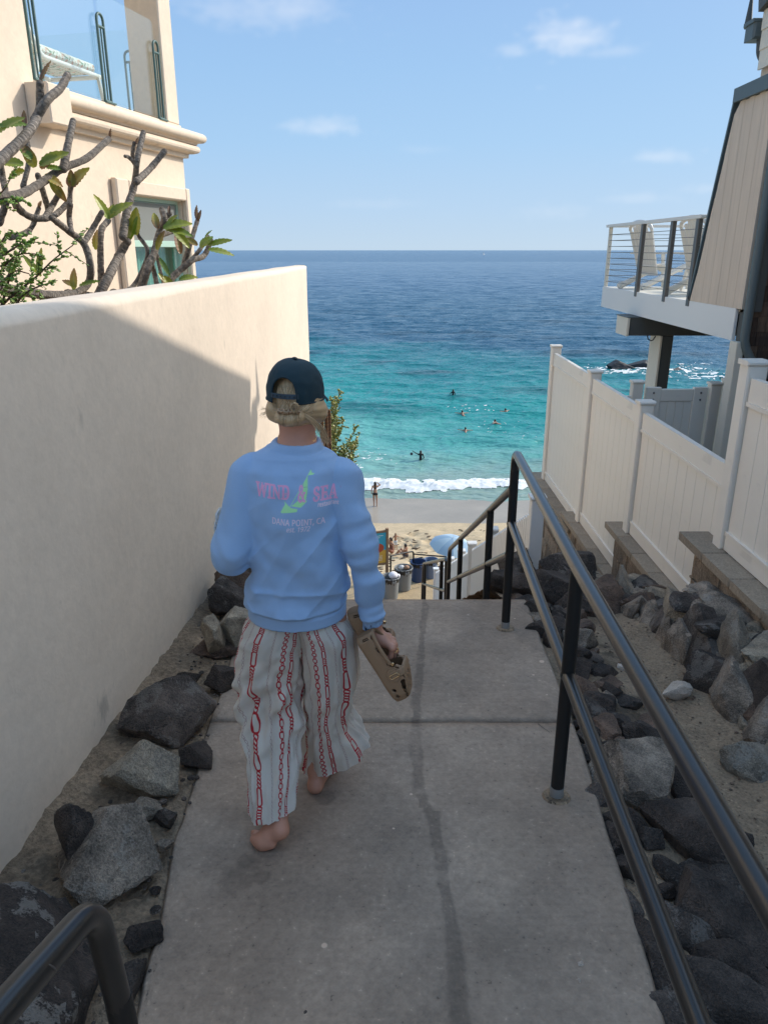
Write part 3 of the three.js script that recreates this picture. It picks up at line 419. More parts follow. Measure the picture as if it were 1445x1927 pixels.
{
  const T = thing('plumeria_tree', 'bare-branched plumeria tree with grey forked limbs behind the garden wall', 'tree', [-1.85, -2.1, -5.1]);
  const off = V(1.85, 2.1, 5.1), depth = (px) => 4.35 + px / 400 * 1.75;
  const R = rng(5), Q = (px, py, dd = 0) => at(px, py, depth(px) + dd).add(off);
  const limbs = [
    // [points as they show, extra depth, radius start, radius end]
    [[[-30, 330], [10, 293], [55, 248], [75, 205], [76, 158]], -0.1, 15, 10], [[[66, 226], [88, 190], [115, 165], [128, 142]], -0.1, 11, 9],
    [[[-20, 372], [30, 368], [75, 346], [120, 316], [160, 300], [205, 262]], -0.05, 13, 9], [[[120, 318], [128, 275], [138, 228]], -0.05, 10, 8],
    [[[28, 372], [35, 392], [60, 409], [85, 411], [110, 400], [132, 378]], 0.1, 10, 8], [[[85, 411], [100, 385], [113, 362]], 0.12, 9, 7.5], [[[132, 376], [134, 352], [140, 345]], 0.1, 7, 6], [[[92, 395], [80, 355], [72, 330]], 0.15, 8, 7],
    [[[0, 420], [12, 375], [5, 330], [0, 300]], 0.2, 9, 8], [[[44, 352], [55, 300], [48, 240]], 0.25, 7, 6],
    [[[98, 410], [130, 435], [158, 458], [170, 495], [168, 530], [150, 548], [100, 556], [40, 548], [-10, 540]], 0.0, 8, 14], [[[135, 437], [131, 408], [133, 385]], 0.0, 7, 7],
    [[[158, 458], [175, 430], [192, 400]], 0.0, 8, 7], [[[192, 545], [190, 490], [191, 435], [204, 415]], 0.1, 9, 8], [[[20, 447], [45, 440], [62, 425], [74, 392]], 0.15, 8, 6],
    [[[185, 558], [205, 520], [228, 475], [240, 455]], 0.0, 13, 11], [[[232, 445], [240, 395], [255, 340], [258, 305], [270, 250]], 0.0, 11, 7], [[[257, 342], [285, 315], [310, 285]], 0.0, 9, 7.5], [[[252, 305], [244, 297], [236, 294]], 0.0, 5, 4], [[[254, 308], [250, 290], [253, 270]], 0.1, 6, 5],
    [[[265, 546], [280, 500], [290, 478], [302, 430], [310, 412], [305, 395]], 0.1, 12, 8], [[[308, 414], [320, 402]], 0.1, 7, 6], [[[304, 442], [330, 434]], 0.15, 7, 6], [[[215, 553], [250, 540], [270, 505], [278, 470], [262, 445], [258, 435]], 0.2, 8, 5], [[[298, 545], [290, 510], [284, 490]], 0.25, 7, 6],
    [[[312, 535], [340, 508], [362, 490], [385, 480], [398, 453]], 0.1, 10, 7], [[[345, 505], [358, 460], [372, 415]], 0.15, 8, 6], [[[352, 500], [378, 468], [392, 445]], 0.25, 6, 5], [[[190, 560], [150, 553], [130, 560]], 0.1, 8, 7], [[[310, 540], [300, 500], [296, 480]], 0.35, 5, 5],
    [[[130, 556], [150, 600], [170, 680], [150, 780]], 0.1, 17, 20], [[[215, 553], [200, 600], [170, 680]], 0.1, 14, 18], [[[265, 546], [240, 620], [180, 720]], 0.1, 12, 16], [[[-10, 540], [-20, 600], [60, 700]], 0.0, 13, 16], [[[312, 535], [260, 600], [200, 700]], 0.1, 10, 14],
  ];
  let k = 0;
  for (const [pts, dd, r0, r1] of limbs) { k++; const z = depth(pts[0][0]) / 1.04, q = (r) => r / 1400 * z * 0.72; mesh(k > 30 ? 'trunk' : 'branch', taper(pts.map(([a, b], i) => Q(a, b, dd + 0.05 * Math.sin(i * 2.1 + k))), [q(r0), q((r0 + r1) / 2 * 0.97), q(r1)], 9, Math.max(10, pts.length * 7), 0.16), M.bark, T); }
  const G = [0.15, 0.24, 0.02], Y = [0.34, 0.35, 0.03], Rd = [0.20, 0.085, 0.045], Or = [0.32, 0.15, 0.04];
  const leaf = (px, py, dx, dy, len, wid, col, col2, dd = 0, tilt = 0) => {            // a leaf from its stalk, pointing (dx, dy) across the facade
    const s = depth(px) / 1400 / 1.04, Lm = len * s * 1.12, a = Q(px, py, dd), dir = V(dx, -dy, (R() - 0.5) * 0.8 + tilt).normalize();
    const g = leafGeo(Lm, wid * s * 1.15, 0.12 + R() * 0.2, col, col2), up = V((R() - 0.5) * 0.9, 0.7, 0.55 + R() * 0.5).normalize(), x = up.clone().cross(dir).normalize(), y = dir.clone().cross(x);
    mesh('leaf', g.applyMatrix4(new THREE.Matrix4().makeBasis(x, y, dir).setPosition(a)), M.leaf, T);
  };
  for (const a of [
    [0, 250, 1, -0.75, 46, 20, G, Y], [0, 238, 1, -0.3, 40, 16, G, G], [45, 310, -1, -0.15, 34, 18, G, Y], [47, 322, -1, 0.35, 30, 20, Y, G], [66, 315, -0.25, -1, 36, 18, Y, Rd], [76, 312, 1, -0.55, 50, 22, G, Y], [78, 318, 0.6, -0.6, 34, 18, Or, Rd], [84, 330, 0.7, 0.4, 30, 16, Y, Or], [95, 340, 0.55, 0.8, 36, 14, G, Or], [88, 316, 1, -0.1, 24, 10, G, G], [60, 300, -0.5, -0.7, 26, 14, G, G],
    [138, 352, 0.65, -0.8, 40, 22, Rd, Y], [136, 350, 0.1, -1, 24, 12, Y, Rd], [133, 352, -0.3, -1, 18, 8, Or, Rd],
    [204, 412, -0.3, -1, 40, 15, G, Y], [207, 410, 0.9, -0.8, 44, 20, G, Y], [206, 412, 0.3, -1, 26, 12, Y, Y], [182, 470, -0.1, -1, 34, 12, Y, Or], [240, 450, 0.35, -0.9, 40, 14, G, Y], [244, 452, 0.5, -1, 40, 10, G, G],
    [257, 442, 0.05, -1, 42, 22, Y, Y], [256, 440, -0.4, -0.8, 24, 9, G, G], [296, 430, -0.2, -1, 28, 12, Rd, Y], [300, 430, -0.7, -0.8, 18, 7, Or, Rd], [308, 430, 1, -0.35, 46, 20, G, Y], [312, 432, 1, 0.02, 44, 16, Y, G], [316, 425, 0.6, -0.8, 24, 12, G, Y], [325, 432, 0.9, 0.75, 40, 15, G, Y], [296, 470, 0.45, -0.9, 34, 12, Y, Rd],
    [372, 415, -0.15, -1, 26, 7, Rd, Rd], [373, 416, 0.35, -1, 18, 6, Rd, Rd], [378, 466, 0.5, -0.6, 28, 14, Y, G], [392, 462, 1, -0.28, 42, 12, G, Y], [392, 470, 1, 0.12, 44, 13, G, Y], [372, 462, -0.6, -0.5, 22, 10, Or, Y], [386, 448, 0.6, -0.7, 18, 6, G, G], [340, 478, -0.2, -1, 40, 12, Or, Rd],
    [308, 520, 0.55, 0.9, 40, 15, Y, G], [312, 535, -0.3, -1, 20, 10, Or, Y], [338, 527, 1, -0.35, 30, 13, G, Y], [300, 485, 0.5, 0.8, 36, 8, G, G], [145, 540, -0.8, -0.4, 30, 10, Y, Rd], [140, 545, 0.1, -1, 34, 12, Y, Or], [150, 538, 0.9, -0.3, 36, 10, G, G], [78, 520, -0.7, -1, 44, 10, Y, G], [76, 518, 0.1, -1, 44, 12, G, Y],
    [76, 158, 0.4, -1, 40, 8, Rd, Or], [47, 240, 0.05, -1, 26, 8, Rd, Or], [258, 272, 0.1, -1, 12, 6, Rd, Rd], [208, 262, 0.25, -1, 16, 5, Rd, Rd], [318, 402, 0.1, -1, 14, 5, Rd, Rd], [74, 392, 0.2, -1, 14, 6, Rd, Or],
  ]) leaf(...a);
}
// elephant bush: thin red-brown stems with round fleshy leaves
function smallLeafBush(name, label, stems, leafR, dens, cols, origin, seed) {
  const T = thing(name, label, 'shrub', origin.toArray()), R = rng(seed), parts = [], leaves = [];
  const disc = new THREE.SphereGeometry(1, 6, 4);
  for (const pts of stems) {
    const q = pts.map((p) => p.clone().sub(origin)), cv = new THREE.CatmullRomCurve3(q), Ln = cv.getLength(); parts.push(taper(q, [0.009, 0.006, 0.003], 5, 12));
    const twigs = Math.round(Ln * 20);
    for (let k = 0; k <= twigs; k++) {
      const t = 0.12 + 0.88 * k / twigs, a = cv.getPointAt(t), d = V(R() - 0.5, (R() - 0.4) * 0.9, R() - 0.5).normalize().addScaledVector(cv.getTangentAt(t), 0.7).normalize(), b = a.clone().addScaledVector(d, 0.05 + R() * 0.11); parts.push(rod(a, b, 0.0028, 0.0016, 4));
      for (let m = 0; m < dens; m++) { const p = a.clone().lerp(b, (m + 0.6) / dens).add(V((R() - 0.5) * 0.016, (R() - 0.5) * 0.016, (R() - 0.5) * 0.016)), s = leafR * (0.7 + 0.6 * R()), c = cols[Math.floor(R() * cols.length)], v = 0.75 + R() * 0.5; leaves.push(flat(disc.clone().scale(s, s * 0.32, s * 0.85).rotateX(R() * 2 - 0.6).rotateY(R() * 6.3).rotateZ((R() - 0.5) * 1.4).translate(p.x, p.y, p.z), c.map((x) => x * v))); }
    }
  }
  mesh('stems', merge(parts.map((g) => prep(g))), std({ color: L(0.10, 0.062, 0.042), roughness: 0.8 }), T);
  const m = mesh('foliage', merge(leaves), phys({ vertexColors: true, roughness: 0.4, transmission: 0.15, thickness: 0 }), T); m.userData.kind = 'stuff';
  return T;
}
{
  const S = [], R = rng(9);
  const st = (list, dd) => S.push(list.map(([a, b]) => at(a, b, 4.15 + dd)));
  st([[-20, 600], [20, 560], [70, 520], [100, 490], [136, 463]], 0.1); st([[0, 590], [20, 520], [40, 470], [62, 455]], 0.1); st([[-20, 560], [10, 500], [40, 478], [70, 478]], 0); st([[-10, 520], [0, 470], [10, 445], [25, 438]], -0.05); st([[-20, 500], [10, 478], [35, 462], [44, 452]], -0.1); st([[20, 600], [40, 560], [60, 545], [85, 535]], -0.05);
  st([[-20, 540], [5, 530], [30, 510], [55, 515]], -0.1); st([[30, 590], [60, 575], [85, 575]], 0.0); st([[-20, 585], [15, 575], [40, 580], [50, 590]], -0.1); st([[-20, 470], [-5, 455], [12, 470]], 0.15); st([[-30, 400], [-5, 378], [15, 372], [28, 375]], 0.05); st([[-30, 375], [0, 365], [12, 352]], 0.1); st([[0, 600], [-5, 560], [5, 540]], -0.1); st([[60, 590], [75, 568], [80, 560]], 0.1); st([[-30, 500], [-10, 520], [8, 545]], 0);
  smallLeafBush('elephant_bush', 'bright green small-leaved succulent bush spilling over the garden wall', S, 0.0125, 9, [[0.16, 0.29, 0.03], [0.20, 0.34, 0.045], [0.10, 0.20, 0.025], [0.30, 0.40, 0.10]], V(-2.25, -2.1, -4.15), 3);
}
// shrub and timber posts past the end of the wall, beside the stairs
{
  const S = [], R = rng(19), base = V(-0.95, -5.6, -11.2);
  for (let k = 0; k < 34; k++) { const tip = at(622 + 52 * R() * (k % 3 ? 1 : 0.4), 735 + 120 * Math.pow(R(), 0.8) + (k % 3 ? 30 : 0), 10.9 + R() * 0.9); if (tip.x > -0.42) continue; const mid = base.clone().lerp(tip, 0.6).add(V(-0.18 * R(), 0.25, 0)); S.push([base.clone().lerp(mid, 0.75), mid, tip]); }
  for (let k = 0; k < 10; k++) { const tip = V(-1.3 + R() * 0.7, -4.6 + R() * 2, -10.8 - R()); S.push([base.clone(), base.clone().lerp(tip, 0.5).add(V(0, 0.2, 0)), tip]); }
  smallLeafBush('stairside_shrub', 'loose yellow-green shrub growing past the wall end beside the stairs', S, 0.022, 6, [[0.22, 0.29, 0.05], [0.32, 0.35, 0.07], [0.15, 0.21, 0.04], [0.42, 0.38, 0.11]], base, 23);
  const wood = std({ map: texture(256, 512, (u, v) => { const s = 0.6 + 0.6 * (N2(u * 3, v * 0.3) - 0.5); return [0.62 * s, 0.43 * s, 0.28 * s]; }, { srgb: true, repeat: [3, 1] }), roughness: 0.85 });
  let k = 0; for (const [px, top, lab] of [[606, 778, 'thin timber pole nearest the head of the walking person'], [614, 770, 'middle timber pole of three beside the loose shrub'], [619, 774, 'timber pole touching the leaves of the loose shrub']]) { const a = at(px, top, 10.6 + k * 0.06); tag(mesh('timber_pole', taper([V(a.x - 0.02, -6.0, a.z), V(a.x - 0.01, (a.y - 6) / 2, a.z), a], [0.04, 0.034, 0.03], 9, 12), wood), lab, 'pole', 'timber poles at the wall end'); k++; }
}

// ---------------------------------------------------------------- rocks
function rockTex(seed, lo, hi, tint, lichen) {
  const a = pnoise(seed, 4, 7, 0.62), b = pnoise(seed + 1, 96, 3, 0.8), c = pnoise(seed + 2, 5, 5, 0.55);
  return [texture(512, 512, (u, v) => { let s = mix(lo, hi, clamp(0.5 + 1.5 * (a(u, v) - 0.5) + 0.9 * (b(u, v) - 0.5))); const li = lichen * smooth(0.6, 0.68, c(u, v) + 0.25 * (b(u, v) - 0.5)); return [mix(s * tint[0], 0.6, li), mix(s * tint[1], 0.59, li), mix(s * tint[2], 0.56, li)]; }, { srgb: true, repeat: [2.4, 2.4] }),
    texture(512, 512, (u, v) => 0.55 * a(u, v) + 0.25 * b(u, v) + 0.2 * Math.abs(c(u * 2, v * 2) - 0.5) * 2, { repeat: [2.4, 2.4] })];
}
const rockMat = [[51, 0.16, 0.42, [1.09, 0.96, 0.86], 0.35], [61, 0.26, 0.66, [1.08, 0.97, 0.85], 0.35], [71, 0.36, 0.76, [1.04, 0.95, 0.82], 0.2], [81, 0.26, 0.54, [1.06, 0.86, 0.72], 0.1], [91, 0.13, 0.34, [1.13, 0.96, 0.84], 0.10], [101, 0.34, 0.68, [1.07, 0.98, 0.86], 0.4], [111, 0.66, 0.90, [1.04, 0.95, 0.86], 0.1], [121, 0.12, 0.32, [1.10, 0.95, 0.85], 0.6]].map(([s, a, b, t, l]) => { const [map, bump] = rockTex(s, a, b, t, l); return std({ map, bumpMap: bump, bumpScale: 0.03, roughness: 0.9 }); });
function rockGeo(seed, sx, sy, sz, round = 0.06, det = 10) {
  const R = rng(seed * 7919 + 13), pl = []; for (let k = 0; k < 10; k++) { const a = (k + 0.7 * R()) * 2.4, z = 1 - 2 * (k + 0.5) / 10 + (R() - 0.5) * 0.35, q = Math.sqrt(Math.max(0, 1 - z * z)); pl.push([q * Math.cos(a), z, q * Math.sin(a), 0.50 + 0.36 * R()]); }
  let g = new THREE.IcosahedronGeometry(1, det); g.deleteAttribute('uv'); g.deleteAttribute('normal'); g = mergeVertices(g, 1e-4);
  const p = g.attributes.position;
  for (let i = 0; i < p.count; i++) {
    const x = p.getX(i), y = p.getY(i), z = p.getZ(i); let r = 1.22;
    for (const [a, b, c, d] of pl) { const q = a * x + b * y + c * z; if (q > 0.05) r = smin(r, d / q, round * 0.35); }
    r *= 1 + 0.09 * fbm3(x * 2.4 + seed, y * 2.4, z * 2.4, 3) + 0.05 * fbm3(x * 7 + seed, y * 7, z * 7, 4);
    p.setXYZ(i, x * r * sx / 1.62, y * r * sy / 1.5, z * r * sz / 1.62);
  }
  g = toCreasedNormals(g.toNonIndexed(), 0.42); return boxUV(g, 1, R() * 3, R() * 3);
}
{
  let seed = 100;
  const boulder = (px, py, lift, sx, sy, sz, m, turn, label, round) => { const q = onRamp(px, py, -lift); const o = tag(mesh('boulder', rockGeo(seed++, sx, sy, sz, round), rockMat[m]), label, 'rock', 'rocks along the foot of the garden wall'); o.position.copy(q); o.rotation.set(0.15 * Math.sin(seed), turn, 0.12 * Math.cos(seed * 2)); return o; };
  const big = tag(mesh('boulder', rockGeo(7, 0.62, 0.46, 0.78, 0.06, 18), rockMat[7]), 'largest dark boulder with white streaks behind the near black handrail', 'rock', 'rocks along the foot of the garden wall'); big.position.set(-1.02, -1.82, -1.30); big.rotation.y = 0.5;
  boulder(220, 1606, 0.06, 0.29, 0.23, 0.30, 1, 0.3, 'rough speckled grey boulder just beyond the largest dark boulder', 0.09);
  boulder(152, 1592, 0.08, 0.15, 0.2, 0.17, 4, 0.9, 'black rough rock wedged between wall and speckled grey boulder');
  boulder(275, 1450, 0.06, 0.26, 0.20, 0.23, 2, 0.2, 'pale tan angular rock below the broad flat dark boulder', 0.08);
  boulder(332, 1346, 0.07, 0.33, 0.19, 0.28, 0, 0.5, 'broad flat dark grey boulder beside the slab joint', 0.1);
  boulder(372, 1418, 0.03, 0.15, 0.10, 0.14, 4, 0.2, 'small black rock at the slab edge below the broad flat boulder');
  boulder(268, 1526, 0.03, 0.13, 0.07, 0.11, 5, 0.8, 'small flat bluish stone above the speckled grey boulder');
  boulder(402, 1192, 0.12, 0.13, 0.22, 0.2, 2, 0.1, 'pale upright block stone against the wall beside the striped trousers', 0.06);
  boulder(440, 1182, 0.12, 0.17, 0.24, 0.22, 2, 0.4, 'rounded pale block stone touching the striped trousers', 0.12);
  boulder(415, 1222, 0.02, 0.26, 0.09, 0.16, 3, 0.1, 'low brown stone under the two pale block stones');
  boulder(430, 1130, 0.12, 0.28, 0.20, 0.24, 0, 0.3, 'smooth dark slanted rock above the pale block stones', 0.25);
  boulder(438, 1094, 0.16, 0.30, 0.20, 0.26, 3, 0.6, 'reddish brown boulder beneath the bent blue elbow', 0.2);
  boulder(458, 1060, 0.22, 0.24, 0.22, 0.26, 1, 0.2, 'grey rock highest up under the blue sleeve');
  boulder(420, 1278, 0.04, 0.17, 0.13, 0.15, 4, 0.4, 'jet black rock at the slab edge beside the trousers');
  boulder(352, 1282, 0.03, 0.14, 0.09, 0.13, 0, 0.7, 'small dark rock behind the broad flat boulder by the wall');
  boulder(275, 1757, 0.02, 0.11, 0.06, 0.09, 4, 0.7, 'small black stone lying on the near slab edge');
  boulder(246, 1850, 0.01, 0.06, 0.06, 0.16, 0, 0.1, 'narrow dark stone sliver beside the near handrail post');
  boulder(293, 1676, 0.005, 0.035, 0.02, 0.03, 4, 0.1, 'tiny black pebble on the concrete walk');
  boulder(310, 1540, 0.015, 0.07, 0.05, 0.08, 0, 0.2, 'flat dark chip beside the small bluish stone');
  boulder(308, 1590, 0.01, 0.05, 0.03, 0.05, 1, 0.2, 'grey pebble in the dirt beside speckled boulder');
  const R = rng(88), crumbs = [];
  for (let k = 0; k < 420; k++) { const D = 0.9 + R() * 3.8, x = mix(wallX(D) + 0.03, xl(D) + 0.02, Math.pow(R(), 0.8)), s = 0.004 + 0.013 * R() * R(); crumbs.push(new THREE.IcosahedronGeometry(s, 1).scale(1, 0.6, 1.2).rotateY(R() * 6).translate(x, rampY(D) + 0.0 + 0.035 * fbm3(x * 6, D * 6, 1, 4) + 0.01, -D)); }
  const c = mesh('dirt_crumbs', boxUV(merge(crumbs)), rockMat[0]); c.userData.kind = 'stuff'; tag(c, 'small stones scattered in the dirt along the garden wall', 'gravel');
}
// stones set in mortar along the right edge of the walk
{
  const E = thing('rubble_edging', 'dark broken stones set in pale mortar along the walkway edge', 'rubble edging', [0, 0, 0]);
  const R = rng(31), done = [], Z = [];
  for (const [px, py, w, h, m] of [[1200, 1462, 108, 138, 1], [1212, 1375, 60, 56, 4], [1127, 1312, 60, 52, 4], [1142, 1366, 46, 44, 3], [1240, 1412, 44, 76, 4], [1290, 1545, 104, 116, 4], [1342, 1632, 110, 64, 0], [1352, 1716, 140, 116, 4], [1424, 1742, 76, 74, 4], [1224, 1765, 56, 60, 4], [1293, 1742, 76, 64, 0], [1262, 1838, 50, 100, 0], [1360, 1828, 100, 58, 4], [1372, 1885, 130, 90, 0], [1177, 1622, 42, 36, 4], [1090, 1250, 38, 62, 4], [1098, 1292, 40, 40, 3], [1266, 1626, 32, 50, 0], [1288, 1452, 64, 74, 4], [1056, 1175, 40, 40, 4], [1075, 1205, 30, 34, 3], [1330, 1470, 40, 40, 3], [1165, 1340, 40, 50, 0], [1230, 1330, 56, 44, 3], [1190, 1290, 46, 34, 0], [1408, 1640, 60, 50, 4], [1300, 1910, 90, 60, 0], [1440, 1850, 80, 80, 4], [1140, 1450, 40, 60, 4], [1190, 1700, 36, 44, 0], [1380, 1560, 60, 60, 4], [1110, 1215, 34, 26, 0], [1150, 1262, 40, 30, 3], [1345, 1770, 60, 40, 3]]) {
    const p = onRamp(px, py, 0.02), s = -p.z / ray(px, py)[0] * 0 + Math.hypot(p.x, p.y, p.z) / 1400, sw = w * s * 1.02, sh = h * s * 1.02;
    const g = rockGeo(400 + done.length, sw * 1.08, Math.min(sw, sh) * 0.8, sh * 1.22, 0.08); const o = mesh('stone', g, rockMat[m], E); o.position.set(p.x, bedY(p.x, -p.z) + Math.min(sw, sh) * 0.12, p.z); o.rotation.set((R() - 0.5) * 0.4, (R() - 0.5) * 0.7, (R() - 0.5) * 0.4); done.push([p.x, -p.z, Math.max(sw, sh) * 0.45]);
  }
  for (let t = 0; t < 900 && done.length < 150; t++) { const D = 0.75 + R() * 4.6, e = xr(Math.min(D, 4.4)), x = e + 0.03 + R() * 0.5, s = 0.05 + 0.11 * R(); if (x > 1.24 || done.some(([a, b, r]) => Math.hypot(a - x, b - D) < r + s * 0.42)) continue; const o = mesh('stone', rockGeo(600 + (done.length % 24), s * 1.2, s * 0.8, s * 1.3, 0.1, 5), rockMat[[4, 0, 4, 3, 1][Math.floor(R() * 5)]], E); o.position.set(x, bedY(x, D) + s * 0.12, -D); o.rotation.set(R() - 0.5, R() * 6, R() - 0.5); done.push([x, D, s * 0.5]); }
  // larger rocks past the head of the stairs
  let k = 0; for (const [x, y, D, s, m, lab] of [[1.16, -2.35, 4.9, 0.42, 4, 'big dark rock under the second railing post'], [1.42, -2.42, 5.4, 0.46, 0, 'dark rock against the white picket fence'], [1.02, -2.62, 5.6, 0.36, 4, 'black rock at the head of the stairs'], [1.62, -2.45, 4.95, 0.4, 3, 'brown rock by the block wall foot'], [1.22, -2.85, 6.3, 0.5, 0, 'grey rock half hidden behind the stair head'], [0.98, -2.3, 4.55, 0.22, 0, 'small grey rock at the slab corner beside the post'], [1.34, -2.28, 4.6, 0.26, 4, 'dark wedge of rock between gutter and stairs']]) { const o = tag(mesh('stairhead_rock', rockGeo(800 + k++, s, s * 0.7, s * 0.8, 0.1), rockMat[m]), lab, 'rock', 'rocks at the head of the stairs'); o.position.set(x, y, -D); o.rotation.y = k; }
  for (const [px, py, w, h, d, m, lab] of [[1276, 1293, 0.15, 0.1, 0.12, 6, 'pale pinkish rounded cobble lying in the gutter'], [1408, 1427, 0.2, 0.13, 0.17, 5, 'grey speckled rounded cobble with a white vein'], [1171, 1242, 0.05, 0.03, 0.05, 6, 'small pale pebble in the gutter']]) { const p = onRamp(px, py, 0.10), o = tag(mesh('cobble', rockGeo(900 + w * 100, w, h, d, 0.5), rockMat[m]), lab, 'rock'); o.position.set(p.x, bedY(p.x, -p.z) + h * 0.3, p.z); o.rotation.y = px; }
}
// low rubble wall under the fence
{
  const W = thing('rubble_wall', 'low wall of mixed stones in mortar at the fence foot', 'stone wall', [0, 0, 0]);
  const topY = (D) => { let y = D < 4.15 ? -1.92 - 0.04 * (D - 3) : D < 5.5 ? -2.33 - 0.1 * (D - 4.15) : D < 7 ? -2.80 - 0.15 * (D - 5.5) : -3.15; return y + 0.05 * n3(D * 3, 1, 2); };
  mesh('mortar_core', sheet(60, 300, (a, b) => { const D = 0.6 + 7.0 * b, t = topY(D) - 0.02, g = gutterY(D) - 0.1, n = 0.03 * fbm3(a * 6, D * 6, 3, 4), k = Math.min(1, a / 0.5); const x = a < 0.5 ? 1.70 + 0.13 * k : mix(1.83, 2.34, (a - 0.5) / 0.5), y = a < 0.5 ? mix(g, t - 0.05, k) : t - 0.05 * (1 - smooth(0.5, 0.62, a)); return [x - n, y + n, -D, x + D * 0.2, y + D]; }), M.mortar, W);
  const R = rng(57), done = [];
  for (let k = 0; k < 6000 && done.length < 290; k++) {
    const D = 0.9 + R() * 6.4, t = topY(D), g = gutterY(D), onTop = R() > 0.5, s = Math.max(0.055, 0.26 - k * 0.00005) * (0.75 + 0.5 * R()), q = R(), y = onTop ? t - 0.014 - 0.10 * s : mix(g, t - 0.06, q), x = onTop ? 1.86 + R() * 0.24 : 1.70 + 0.12 * q + 0.10 * s;
    if (done.some(([a, b, c, r]) => Math.hypot(a - x, b - y, c - D) < r + s * 0.34)) continue;
    const o = mesh('stone', rockGeo(700 + (done.length % 36), s * (onTop ? 1.25 : 0.6), s * (onTop ? 0.55 : 1.15), s * 1.35, 0.04, 7), rockMat[[1, 0, 2, 5, 3, 1, 2, 4][Math.floor(R() * 8)]], W); o.position.set(x, y, -D); o.rotation.set((R() - 0.5) * 0.5, (R() - 0.5) * 0.4, (R() - 0.5) * 0.3 - (onTop ? 0.1 : 0.25)); done.push([x, y, D, s * 0.34]);
  }
}
